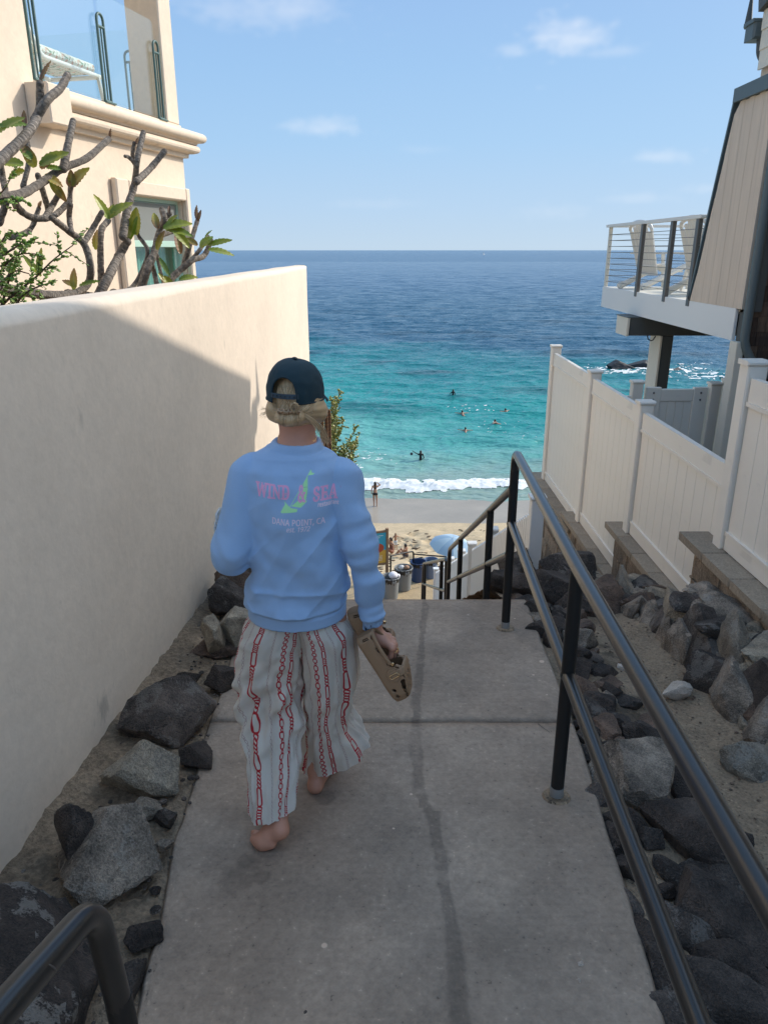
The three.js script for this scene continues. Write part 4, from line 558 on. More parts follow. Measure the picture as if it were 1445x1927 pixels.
// ---------------------------------------------------------------- block wall and white fence
const fx = (D) => 2.15 + 0.015 * D;
{
  const B = thing('block_wall', 'stepped brown concrete block wall with capstones beneath the white fence', 'block wall', [0, 0, 0]);
  const bm = [1, 0.86, 1.12].map((k) => std({ map: texture(256, 256, (u, v) => { const s = (0.50 + 0.3 * (N3(u, v) - 0.5) + 0.25 * (N2(u, v) - 0.5)) * k; return [1.02 * s, 0.9 * s, 0.77 * s]; }, { srgb: true, repeat: [2, 2] }), bumpMap: grit, bumpScale: 0.012, roughness: 0.97 }));
  const capM = [1, 0.93].map((k) => std({ map: texture(256, 256, (u, v) => { const s = (0.66 + 0.25 * (N3(u, v) - 0.5) + 0.14 * (N1(u, v) - 0.5)) * k; return [0.95 * s, 0.86 * s, 0.745 * s]; }, { srgb: true, repeat: [2, 2] }), bumpMap: grit, bumpScale: 0.006, roughness: 0.95 }));
  const R = rng(3), segs = [[0.4, 4.62, -1.82], [4.62, 6.42, -2.42], [6.42, 8.1, -2.95], [8.1, 10.32, -3.07]];
  const bl = cbox(0.185, 0.188, 0.388, 0.012), bh = cbox(0.185, 0.188, 0.19, 0.012), cp = cbox(0.25, 0.055, 0.39, 0.008);
  for (const [a, b, t] of segs) {
    mesh('mortar', boxUV(span(fx(a) - 0.080, fx(a) + 0.080, t - 2.2, t - 0.052, -b + 0.012, -a, 0.004)), M.mortar, B);
    for (let r = 0; r < 7; r++) { let D = a + (r % 2 ? 0 : 0.0), first = r % 2 === 0; while (D < b - 0.1) { const half = first || b - D < 0.34; first = false; const ln = half ? 0.198 : 0.397; const o = mesh('block', half ? bh : bl, bm[Math.floor(R() * 3)], B); o.position.set(fx(a) + (R() - 0.5) * 0.010, t - 0.055 - 0.1 - r * 0.198 + (R() - 0.5) * 0.004, -(D + ln / 2)); D += ln; } }
    const sq = []; for (let r = 0; r < 5; r++) for (let D = a + 0.02; D < b - 0.05; D += 0.05) if (R() > 0.55) sq.push(new THREE.IcosahedronGeometry(0.008 + 0.011 * R(), 1).scale(0.7, 0.6, 1.8).translate(fx(a) - 0.094, t - 0.054 - r * 0.198 - 0.012 * R(), -D)); const so = mesh('mortar_squeeze', boxUV(merge(sq)), M.mortar, B); so.userData.kind = 'stuff';
    for (let D = a; D < b - 0.05; D += 0.398) { const o = mesh('capstone', cp, capM[Math.floor(R() * 2)], B); o.position.set(fx(a) - 0.01, t - 0.0275, -(D + 0.197)); }
  }
  const Fn = thing('vinyl_fence', 'white vinyl privacy fence with stepped panels along the right side', 'fence', [0, 0, 0]);
  const post = (D, top, bot) => { const g = [span(-0.06, 0.06, bot, top - 0.03, -0.06, 0.06, 0.008), span(-0.072, 0.072, top - 0.03, top, -0.072, 0.072, 0.01)]; const o = mesh('post', merge(g), M.vinyl, Fn); o.position.set(fx(D), 0, -D); };
  post(10.13, -1.20, -3.07); post(8.06, -1.22, -2.95); post(6.34, -1.22, -2.42); post(4.50, -0.62, -1.82); post(1.9, -0.62, -1.82);
  for (const [a, b, top, bot] of [[1.97, 4.43, -0.72, -1.815], [4.57, 6.27, -1.31, -2.415], [6.41, 7.99, -1.30, -2.945], [8.13, 10.06, -1.30, -3.065]]) {
    const x = fx((a + b) / 2), n = Math.round((b - a) / 0.178), w = (b - a) / n;
    mesh('top_rail', merge([span(x - 0.022, x + 0.022, top - 0.14, top, -b, -a, 0.006), span(x - 0.03, x + 0.03, top - 0.165, top - 0.141, -b, -a, 0.006)]), M.vinyl, Fn);
    mesh('bottom_rail', merge([span(x - 0.022, x + 0.022, bot + 0.002, bot + 0.10, -b, -a, 0.006), span(x - 0.03, x + 0.03, bot + 0.101, bot + 0.125, -b, -a, 0.006)]), M.vinyl, Fn);
    const bg = cbox(0.022, top - bot - 0.29, w - 0.003, 0.003);
    for (let k = 0; k < n; k++) { const o = mesh('board', bg, M.vinyl, Fn); o.position.set(x, (top - 0.165 + bot + 0.125) / 2, -(a + (k + 0.5) * w)); }
  }
  // cross fence between the white fence and the house
  const G = thing('cross_fence', 'shaded vinyl cross fence behind the white fence', 'fence', [0, 0, 0]);
  const D = 8.6; for (const [x, t] of [[2.92, -1.42], [3.82, -1.44], [3.98, -1.40]]) { const o = mesh('post', merge([span(-0.06, 0.06, -3.5, t - 0.03, -0.06, 0.06, 0.008), span(-0.072, 0.072, t - 0.03, t, -0.072, 0.072, 0.01)]), M.vinyl, G); o.position.set(x, 0, -D); }
  mesh('gate_stile', span(3.03, 3.2, -3.4, -1.5, -D - 0.03, -D + 0.03, 0.006), M.vinyl, G); mesh('gate_stile', span(3.58, 3.74, -3.4, -1.5, -D - 0.03, -D + 0.03, 0.006), M.vinyl, G);
  mesh('top_rail', span(3.2, 3.58, -1.66, -1.52, -D - 0.025, -D + 0.025, 0.006), M.vinyl, G); mesh('bottom_rail', span(3.2, 3.58, -3.3, -3.15, -D - 0.025, -D + 0.025, 0.006), M.vinyl, G);
  for (let x = 3.2; x < 3.57; x += 0.095) mesh('board', span(x + 0.001, x + 0.093, -3.15, -1.66, -D - 0.012, -D + 0.012, 0.003), M.vinyl, G);
  mesh('board', span(2.3, 2.86, -3.4, -1.6, -D - 0.02, -D + 0.02, 0.004), M.vinyl, G);
  for (const [x, y] of [[3.115, -1.56], [3.115, -1.64], [3.66, -1.56], [3.66, -1.64]]) mesh('bolt', new THREE.SphereGeometry(0.012, 8, 6).translate(x, y, -D + 0.034), M.steel, G);
}
// ---------------------------------------------------------------- shingled house with the deck
{
  const H = thing('shingle_house', 'brown shingled house with pale slanted roof-end panel and dark gutter', 'house', [0, 0, 0]);
  const X = 3.65, siding = std({ map: texture(512, 512, (u, v) => { const s = 0.88 + 0.08 * (pS(u, v) - 0.5) + 0.05 * (N1(u, v) - 0.5); return [0.93 * s, 0.855 * s, 0.77 * s]; }, { srgb: true, repeat: [1.2, 0.5] }), roughness: 0.8, bumpMap: grit, bumpScale: 0.001 });
  // slanted side panel of vertical boards: seaward edge leans back
  const edge = (y) => mix(9.2, 8.67, clamp((y + 0.58) / 2.09));
  { const n = 13, D0b = 7.86; for (let k = 0; k < n; k++) { const a = mix(D0b, 9.22, k / n), b = mix(D0b, 9.22, (k + 1) / n) - 0.002; const yt = (D) => D <= 8.67 ? 1.44 : Math.max(-0.55, mix(1.44, -0.58, (D - 8.67) / 0.53)); const z0 = (k % 2) * 0.0012; const s = new THREE.Shape([[-a, -0.575], [-a, yt(a) - (k % 2) * 0.012], [-b, yt(b) - (k % 2) * 0.012], [-b, -0.575]].map(([p, q]) => new THREE.Vector2(p, q))); const g = new THREE.ExtrudeGeometry(s, { depth: 0.03, bevelEnabled: false }).rotateY(-Math.PI / 2); /* x = shape x -> z */ const p = g.attributes.position; mesh('siding_board', boxUV(g.translate(X + 0.03 + z0, 0, 0)), siding, H); } }
  mesh('panel_backing', boxUV(span(X + 0.04, X + 0.2, -0.57, 1.42, -8.66, -7.87, 0.004)), M.darkPaint, H);
  mesh('roof_edge_trim', merge([bar(V(X + 0.03, 1.50, -8.70), V(X + 0.03, 1.50, 2.0), 0.14, 0.13, 0.01), bar(V(X + 0.05, 1.53, -8.72), V(X + 0.05, -0.57, -9.26), 0.12, 0.03, 0.006)]), M.tealPaint, H);
  mesh('mansard_roof', boxUV(merge([sheet(2, 2, (a, b) => { const D = mix(8.73, 9.24, b), y = mix(1.53, -0.57, b); return [X + 0.08 + 5 * a, y, -D]; })])), M.tealPaint, H);
  mesh('flat_roof', boxUV(span(X + 0.1, 9, 1.44, 1.56, -8.72, 2, 0.01)), M.tealPaint, H);
  // walls
  mesh('end_wall', boxUV(span(X + 0.04, 9, -6, 1.43, -7.98, -7.88, 0.004)), M.darkPaint, H);
  mesh('side_wall', boxUV(span(4.6, 4.8, -6, 1.43, -7.87, 2, 0.004)), siding, H);
  mesh('corner_board', span(X - 0.02, X + 0.06, -6, -0.90, -7.97, -7.80, 0.006), M.cream, H);
  // cedar shingles, each its own piece
  const R = rng(12), tones = [[0.19, 0.125, 0.09], [0.15, 0.105, 0.082], [0.24, 0.17, 0.125], [0.12, 0.085, 0.07], [0.21, 0.15, 0.12]].map((c) => std({ map: texture(128, 256, (u, v) => { const s = 0.8 + 0.7 * (N2(u * 3, v * 0.3 + c[0] * 9) - 0.5); return [s, s * 0.98, s * 0.96]; }, { srgb: true, repeat: [5, 2] }), color: L(...c), roughness: 0.95, bumpMap: grit, bumpScale: 0.004 }));
  const shape = [0.09, 0.115, 0.14].map((w) => { const g = cbox(w, 0.2, 0.016, 0.003); g.rotateX(-0.06); return [w, g]; });
  for (let r = 0; r < 24; r++) { let x = X + 0.06 + 0.03 * R(); const y = 0.95 - r * 0.15; while (x < 4.58) { const [w, g] = shape[Math.floor(R() * 3)]; const o = mesh('shingle', g, tones[Math.floor(R() * 5)], H); o.position.set(x + w / 2, y + (R() - 0.5) * 0.018, -7.866 + 0.004 * R()); x += w + 0.005; } }
  // downspout
  mesh('downspout', pipe([V(X + 0.05, 1.4, -7.80), V(X + 0.05, -0.92, -7.80), V(X + 0.16, -1.12, -7.76), V(X + 0.72, -1.44, -7.74)], 0.045, 0.12, 12, 40), M.tealPaint, H);
  mesh('rain_leader', bar(V(X + 0.13, 1.42, -7.82), V(X + 0.13, -0.6, -7.82), 0.09, 0.05, 0.008), M.darkPaint, H);
  // upper storey: rake roof, lap siding, box gutter
  const rake = (D) => Math.min(2.22 + 0.293 * (8.46 - D), 3.38 - 0.293 * (4.5 - D));  // unseen slopes shaped for the diagonal wall shadow and more skylight in the alley
  { const a = 8.44, b = 4.5, c = 0.4; mesh('upper_roof', boxUV(merge([bar(V(X + 0.02, rake(a) + 0.02, -a), V(X + 0.02, rake(b) + 0.02, -b), 0.1, 0.16, 0.012), bar(V(X + 0.02, rake(b) + 0.02, -b + 0.004), V(X + 0.02, rake(c) + 0.02, -c), 0.1, 0.16, 0.012), sheet(1, 2, (u, v) => { const D = v === 0.5 ? b : v < 0.5 ? a : c; return [mix(X, 9.5, u), rake(D) + 0.1, -D]; })])), M.darkPaint, H); }
  mesh('upper_wall', boxUV(sheet(1, 40, (u, v) => { const D = mix(8.42, 0.42, v); return [X + 0.09, mix(1.5, rake(D) + 0.02, u), -D]; })), siding, H);
  for (let k = 0; k < 3; k++) mesh('lap_siding', orient(cbox(0.02, 0.17, 3, 0.004), V(X + 0.05 - 0.01 * (2 - k), 2.1 - 0.17 * k, -8.41), V(X + 0.05, 2.1 - 0.17 * k, -5.4)), M.cream, H);
  mesh('rear_end_wall', boxUV(span(X + 0.1, 9, 1.58, 2.2, -0.5, -0.42, 0.004)), siding, H);
  mesh('upper_end_wall', boxUV(span(X + 0.1, 9, 1.58, 2.25, -8.42, -8.34, 0.004)), siding, H);
  mesh('box_gutter', merge([span(X - 0.03, X + 0.14, 1.96, 2.12, -8.66, -8.45, 0.02), span(X - 0.045, X + 0.14, 2.10, 2.135, -8.67, -8.445, 0.006)]), M.tealPaint, H);
  mesh('shadow_spike', new THREE.ConeGeometry(0.07, 0.42, 4).scale(0.6, 1, 1).translate(X + 0.03, 2.33, -8.74), M.darkPaint, H);  // added spike above the view, casts the pointed shadow on the garden wall
  mesh('gutter_outlet', pipe([V(X + 0.08, 1.98, -8.5), V(X + 0.08, 1.80, -8.46), V(X + 0.22, 1.70, -8.40)], 0.045, 0.08, 10, 60), M.darkPaint, H);

  // deck
  const K = thing('deck', 'raised white deck with cable railing beside the slanted roof panel', 'deck', [0, 0, 0]), DF = -0.58;
  for (let k = 0; k < 24; k++) { const a = 7.9 + k * 0.212; mesh('deck_board', span(X + 0.04, 9, DF - 0.03, DF, -(a + 0.206), -a, 0.004), M.cream, K); }
  mesh('fascia', boxUV(merge([span(X, X + 0.038, -0.90, DF + 0.004, -12.98, -7.99, 0.006)])), M.white, K);
  mesh('front_fascia', boxUV(span(X + 0.039, 9, -0.90, DF - 0.032, -12.98, -12.94, 0.006)), M.white, K);
  mesh('soffit', boxUV(span(X + 0.04, 9, -0.80, -0.78, -12.93, -7.99, 0.004)), M.darkPaint, K);
  mesh('beam', span(3.52, 9, -1.17, -0.905, -11.45, -10.96, 0.01), M.darkPaint, K);
  mesh('beam_end_pale', span(3.48, 3.518, -1.175, -0.92, -11.47, -10.95, 0.006), M.cream, K); mesh('beam_flashing', span(3.47, 3.64, -0.918, -0.906, -11.48, -10.94, 0.003), M.tealPaint, K);  // pale piece added so the left end comes out lighter than the front
  mesh('column', span(4.03, 4.19, -9, -1.175, -11.40, -11.0, 0.01), M.darkPaint, K); mesh('column_pale_side', span(3.995, 4.028, -9, -1.18, -11.42, -10.99, 0.006), M.cream, K);  // pale side piece added, lighter than the dark column front
  mesh('far_column', span(7.5, 7.7, -9, -1.175, -11.40, -11.0, 0.01), M.darkPaint, K);
  mesh('cable_loop', pipe([V(3.9, -1.17, -10.93), V(3.86, -1.24, -10.93), V(3.8, -1.22, -10.93), V(3.78, -1.16, -10.93)], 0.008, 0.05, 6, 120), M.blackWorn, K);
  const RT = 0.37, pd = [12.93, 11.25, 10.1, 9.28];
  for (const D of pd) mesh('railing_post', D === 12.93 ? span(X + 0.01, X + 0.06, DF, RT - 0.03, -D - 0.03, -D + 0.03, 0.004) : span(X - 0.01, X + 0.04, DF - 0.06, RT - 0.03, -D - 0.045, -D + 0.045, 0.004), D === 12.93 ? M.cream : M.steel, K);
  for (const x of [5.2, 6.8, 8.4]) mesh('railing_post', span(x, x + 0.05, DF, RT - 0.03, -12.96, -12.90, 0.004), M.steel, K);
  mesh('handrail', merge([span(X - 0.03, X + 0.08, RT - 0.028, RT + 0.012, -13.0, -9.15, 0.008), span(X + 0.081, 9, RT - 0.028, RT + 0.012, -13.0, -12.88, 0.008)]), M.plastic, K);
  for (let k = 0; k < 9; k++) { const y = DF + 0.09 + k * 0.09; mesh('cable', merge([rod(V(X + 0.02, y, -9.1), V(X + 0.02, y, -12.93), 0.004, 0.004, 6), rod(V(X + 0.02, y, -12.93), V(9, y, -12.93), 0.004, 0.004, 6)]), M.steel, K); }
  // adirondack chairs and a side table, moulded plastic
  function chair(label) {
    const C = thing('adirondack_chair', label, 'chair', [0, 0, 0], 0, 'plastic chairs on the deck'), m = M.plastic;
    const bk = V(0, 0.24, 0.30), bt = V(0, 1.02, 0.60);                               // faces -z, back towards +z
    for (let k = 0; k < 7; k++) { const x = (k - 3) * 0.073, h = 1 - 0.16 * Math.pow(Math.abs(k - 3) / 3, 2); mesh('back_slat', bar(V(x * 0.8, 0.22, 0.30), V(x, 0.22 + 0.78 * h, 0.30 + 0.30 * h), 0.058, 0.022, 0.006, V(1, 0, 0).cross(V(0, 0.93, 0.36))), m, C); }
    const arch = []; for (let k = 0; k <= 12; k++) { const t = k / 12 * Math.PI, x = -0.27 * Math.cos(t), h = 0.86 + 0.14 * Math.sin(t); arch.push(V(x, 0.22 + 0.80 * h, 0.30 + 0.30 * h)); } mesh('back_arch', taper(arch, [0.03, 0.035, 0.03], 8, 30), m, C);
    for (const s of [-1, 1]) { mesh('back_stile', bar(V(s * 0.22, 0.22, 0.30), V(s * 0.27, 0.93, 0.565), 0.04, 0.03, 0.008), m, C); }
    mesh('back_rail', bar(V(-0.25, 0.36, 0.365), V(0.25, 0.36, 0.365), 0.05, 0.025, 0.006), m, C); mesh('back_rail', bar(V(-0.24, 0.24, 0.32), V(0.24, 0.24, 0.32), 0.06, 0.03, 0.006), m, C);
    for (let k = 0; k < 6; k++) mesh('seat_slat', span(-0.27, 0.27, 0.26 + 0.022 * (5 - k), 0.282 + 0.022 * (5 - k), 0.22 - k * 0.09, 0.30 - k * 0.09, 0.006).translate(0, 0, -0.02), m, C);
    for (const s of [-1, 1]) {
      mesh('arm', merge([span(s * 0.33 - 0.065, s * 0.33 + 0.065, 0.54, 0.57, -0.36, 0.42, 0.012)]), m, C);
      mesh('front_leg', pipe([V(s * 0.31, 0.0, -0.36), V(s * 0.32, 0.54, -0.28)], 0.036, 0.02, 10), m, C);
      mesh('rear_leg', taper([V(s * 0.3, 0.36, -0.26), V(s * 0.3, 0.2, 0.2), V(s * 0.3, 0.05, 0.62)], [0.04, 0.042, 0.05], 10, 12), m, C);
      mesh('foot', new THREE.CylinderGeometry(0.055, 0.055, 0.07, 16).rotateZ(Math.PI / 2).translate(s * 0.3, 0.056, 0.63), m, C);
    }
    return C;
  }
  const c1 = chair('white plastic slatted chair beside the deck corner post'); c1.position.set(4.36, DF, -12.3); c1.rotation.y = -1.15; c1.scale.set(0.84, 0.96, 0.9);
  copyOf(c1, [4.52, DF, -10.65], -1.15, 'white plastic slatted chair half hidden by the slanted roof panel', 'plastic chairs on the deck');
  const t = thing('side_table', 'low white plastic table between the two deck chairs', 'table', [4.7, DF, -11.45], 0.2);
  mesh('table_top', cbox(0.45, 0.03, 0.45, 0.012).translate(0, 0.43, 0), M.plastic, t); for (const [a, b] of [[-1, -1], [1, -1], [1, 1], [-1, 1]]) mesh('leg', rod(V(a * 0.22, 0, b * 0.22), V(a * 0.17, 0.42, b * 0.17), 0.022, 0.028, 8), M.plastic, t);
}
function pS(u, v) { return (pS.n ??= pnoise(37, 24, 4, 0.6, 0.1))(u, v); }

// ---------------------------------------------------------------- black pipe railings
{
  const r = 0.0245, rx = (D) => 0.6 + 0.04 * (D - 1);
  const A = thing('walkway_railing', 'black pipe railing with two rails along the walkway', 'railing', [0, 0, 0]);
  const P = (D, y) => V(rx(D), y, -D);
  mesh('top_rail', pipe([P(-1.6, -0.86), P(0.5, -0.94), P(2.3, -1.01), P(3.93, -1.04), P(3.935, -1.6)], r, 0.085, 16, 40), M.black, A);
  mesh('middle_rail', pipe([P(-1.6, -1.31), P(0.5, -1.38), P(2.3, -1.425), P(3.93, -1.452)], r * 0.96, 0.02, 16, 30), M.black, A);
  mesh('post', pipe([P(2.3, -1.03), P(2.3, rampY(2.3) + 0.03)], r, 0.02, 16), M.blackWorn, A); mesh('post', pipe([P(3.93, -1.14), P(3.93, rampY(3.93) + 0.02)], r * 1.02, 0.02, 16), M.blackWorn, A); mesh('post', pipe([P(0.5, -0.96), P(0.5, rampY(0.5) - 0.02)], r, 0.02, 16), M.blackWorn, A);
  const zinc = std({ color: L(0.34, 0.33, 0.31), roughness: 0.6, metalness: 0.4, bumpMap: grit, bumpScale: 0.002 });
  for (const D of [2.3, 3.93]) { mesh('post_sleeve', pipe([P(D, rampY(D) + 0.05), P(D, rampY(D) - 0.02)], r * 1.06, 0.02, 16), zinc, A); mesh('grout_collar', boxUV(new THREE.CylinderGeometry(0.048, 0.054, 0.008, 22).translate(0, 0, 0).applyMatrix4(new THREE.Matrix4().makeRotationX(-0.1)).translate(rx(D), rampY(D) + 0.005, -D)), M.mortar, A); }
  for (const [D, y] of [[2.3, -1.425], [3.93, -1.452]]) mesh('weld', new THREE.SphereGeometry(r * 1.14, 14, 10).translate(rx(D), y, -D), M.black, A);
  // stair railing, falling with the steps
  const B = thing('stair_railing', 'black pipe railing descending the stairs beside the white picket fence', 'railing', [0, 0, 0]);
  const S = (D, h) => V(0.715 + 0.006 * (D - 4), -1.24 - 0.507 * (D - 3.93) - h, -D), gnd = (D) => V(S(D, 0).x, stairY(D) - 0.3, -D);
  mesh('top_rail', pipe([S(3.95, 0), S(7.75, 0), S(7.8, 0.75)], r * 0.95, 0.12, 14, 30), M.black, B); mesh('middle_rail', pipe([S(3.95, 0.40), S(7.78, 0.40)], r * 0.9, 0.02, 14, 30), M.black, B);
  for (const D of [4.75, 6.6]) mesh('post', pipe([S(D, 0.01), gnd(D)], r, 0.02, 14), M.blackWorn, B); mesh('post', pipe([S(7.8, 0.2), gnd(7.8)], r, 0.02, 14), M.blackWorn, B);
  const C = thing('lower_stair_railing', 'second black pipe railing lower down the stairs', 'railing', [0, 0, 0]);
  const T = (D, h) => V(0.745, -3.42 - 0.445 * (D - 8.05) - h, -D), g2 = (D) => V(0.745, stairY(D) - 0.3, -D);
  mesh('top_rail', pipe([T(8.1, 0.7), T(8.15, 0), T(12.9, 0), T(13.1, 0.6)], r, 0.15, 12, 20), M.black, C); mesh('middle_rail', pipe([T(8.12, 0.42), T(13.1, 0.42)], r * 0.9, 0.02, 12, 20), M.black, C);
  for (const D of [8.12, 8.85, 12.4, 13.1]) mesh('post', pipe([T(D, D > 13 ? 0.3 : 0.02), g2(D)], r, 0.02, 12), M.blackWorn, C);
  const E = thing('landing_barrier', 'thin green-black pipe barrier on the landing behind the trash cans', 'railing', [0, 0, 0]);
  const b0 = at(778, 1037, 24.2), b1 = at(735, 1046, 23.3), b2 = at(842, 1048, 23.9);
  mesh('rail', pipe([b1, b0, V(b0.x, -11.2, b0.z)], 0.03, 0.12, 8, 12), M.blackWorn, E); mesh('cross_rail', pipe([V(b0.x + 0.02, b2.y - 0.02, b0.z), b2, V(b2.x, -11.2, b2.z)], 0.026, 0.05, 8, 12), M.blackWorn, E); mesh('post', pipe([V(b1.x, b1.y, b1.z), V(b1.x, -11.2, b1.z)], 0.03, 0.02, 8), M.blackWorn, E);
  // handrail end by the camera, on the left
  const N = thing('near_handrail', 'near black handrail end curving down to its post at bottom left', 'handrail', [0, 0, 0]);
  mesh('rail', pipe([V(-0.505, -0.58, 0.35), V(-0.50, -0.93, -0.68), V(-0.49, -1.046, -0.965), V(-0.482, -1.33, -0.985)], 0.0235, 0.07, 16, 60), M.black, N); mesh('post', pipe([V(-0.483, -1.28, -0.983), V(-0.475, rampY(1.0) - 0.02, -1.0)], 0.0245, 0.02, 16), M.blackWorn, N);
  mesh('weld_ring', new THREE.TorusGeometry(0.0237, 0.0018, 6, 20).rotateX(0.35).translate(-0.4962, -0.9748, -0.79), M.steel, N);
  mesh('rear_post', pipe([V(-0.505, -0.59, 0.33), V(-0.505, rampY(-0.35) - 0.02, 0.35)], 0.0245, 0.02, 12), M.blackWorn, N);
}
// white picket fence falling with the stairs
{
  const F2 = thing('picket_fence', 'white picket fence stepping down beside the beach stairs', 'fence', [0, 0, 0]), x = 1.40;
  const top = (D) => -2.21 - 0.5 * (D - 6.5), posts = [6.45, 9.0, 11.0, 12.45, 14.4, 16.4, 18.4];
  for (const D of posts) { const big = D === 6.45; const o = mesh('post', merge([span(-0.06, 0.06, top(D) - 1.3, top(D) + (big ? 0.04 : 0.03), -0.06, 0.06, 0.008), span(-0.075, 0.075, top(D) + (big ? 0.042 : 0.032), top(D) + 0.075, -0.075, 0.075, 0.012)]), M.white, F2); o.position.set(x, 0, -D); }
  const pk = cbox(0.022, 1.0, 0.078, 0.004);
  for (let i = 0; i < posts.length - 1; i++) { const a = posts[i] + 0.08, b = posts[i + 1] - 0.08, n = Math.floor((b - a) / 0.098); for (let k = 0; k < n; k++) { const D = a + (k + 0.5) * (b - a) / n, o = mesh('picket', pk, M.white, F2); o.position.set(x, top(D) - 0.57, -D); } for (const h of [0.16, 0.92]) mesh('rail', bar(V(x + 0.03, top(a) - h, -a), V(x + 0.03, top(b) - h, -b), 0.03, 0.07, 0.004), M.white, F2); }
}

// bits lying on the walk
{
  let k = 0; for (const [px, py, w, h, m, lab] of [[1092, 1815, 0.020, 0.010, 6, 'pale chip of mortar on the near walkway, by the lower rail'], [1089, 1846, 0.011, 0.006, 6, 'smaller pale chip just nearer than the mortar chip'], [1077, 1640, 0.008, 0.005, 2, 'tiny tan grain beside the walkway edge'], [575, 1905, 0.010, 0.005, 0, 'small dark grit at the bottom edge of the walk']]) { const p = onRamp(px, py), o = tag(mesh('concrete_chip', rockGeo(1300 + k++, w, h, w * 0.8, 0.05, 3), rockMat[m]), lab, 'chip', 'bits lying on the walk'); o.position.copy(p); o.position.y += h * 0.25; o.rotation.y = k; }
  const a = onRamp(1012, 1362), b = onRamp(1022, 1372), c = onRamp(1034, 1378); tag(mesh('twig', taper([a, b.clone().add(V(0, 0.006, 0)), c], [0.0012, 0.001, 0.0007], 5, 10), M.blackWorn), 'thin dark twig lying across the slab joint', 'twig');
  const R = rng(61), lit = []; for (let q = 0; q < 260; q++) { const D = 0.8 + R() * 3.6, x = 1.26 + R() * 0.44, s = 0.003 + 0.009 * R() * R(); lit.push(new THREE.IcosahedronGeometry(s, 0).scale(1.4, 0.5, 1).rotateY(R() * 6).translate(x, bedY(x, D) + 0.004, -D)); }
  const g = mesh('gutter_grit', boxUV(merge(lit)), rockMat[3]); g.userData.kind = 'stuff'; tag(g, 'small stones and leaf bits scattered along the gutter', 'gravel');
}

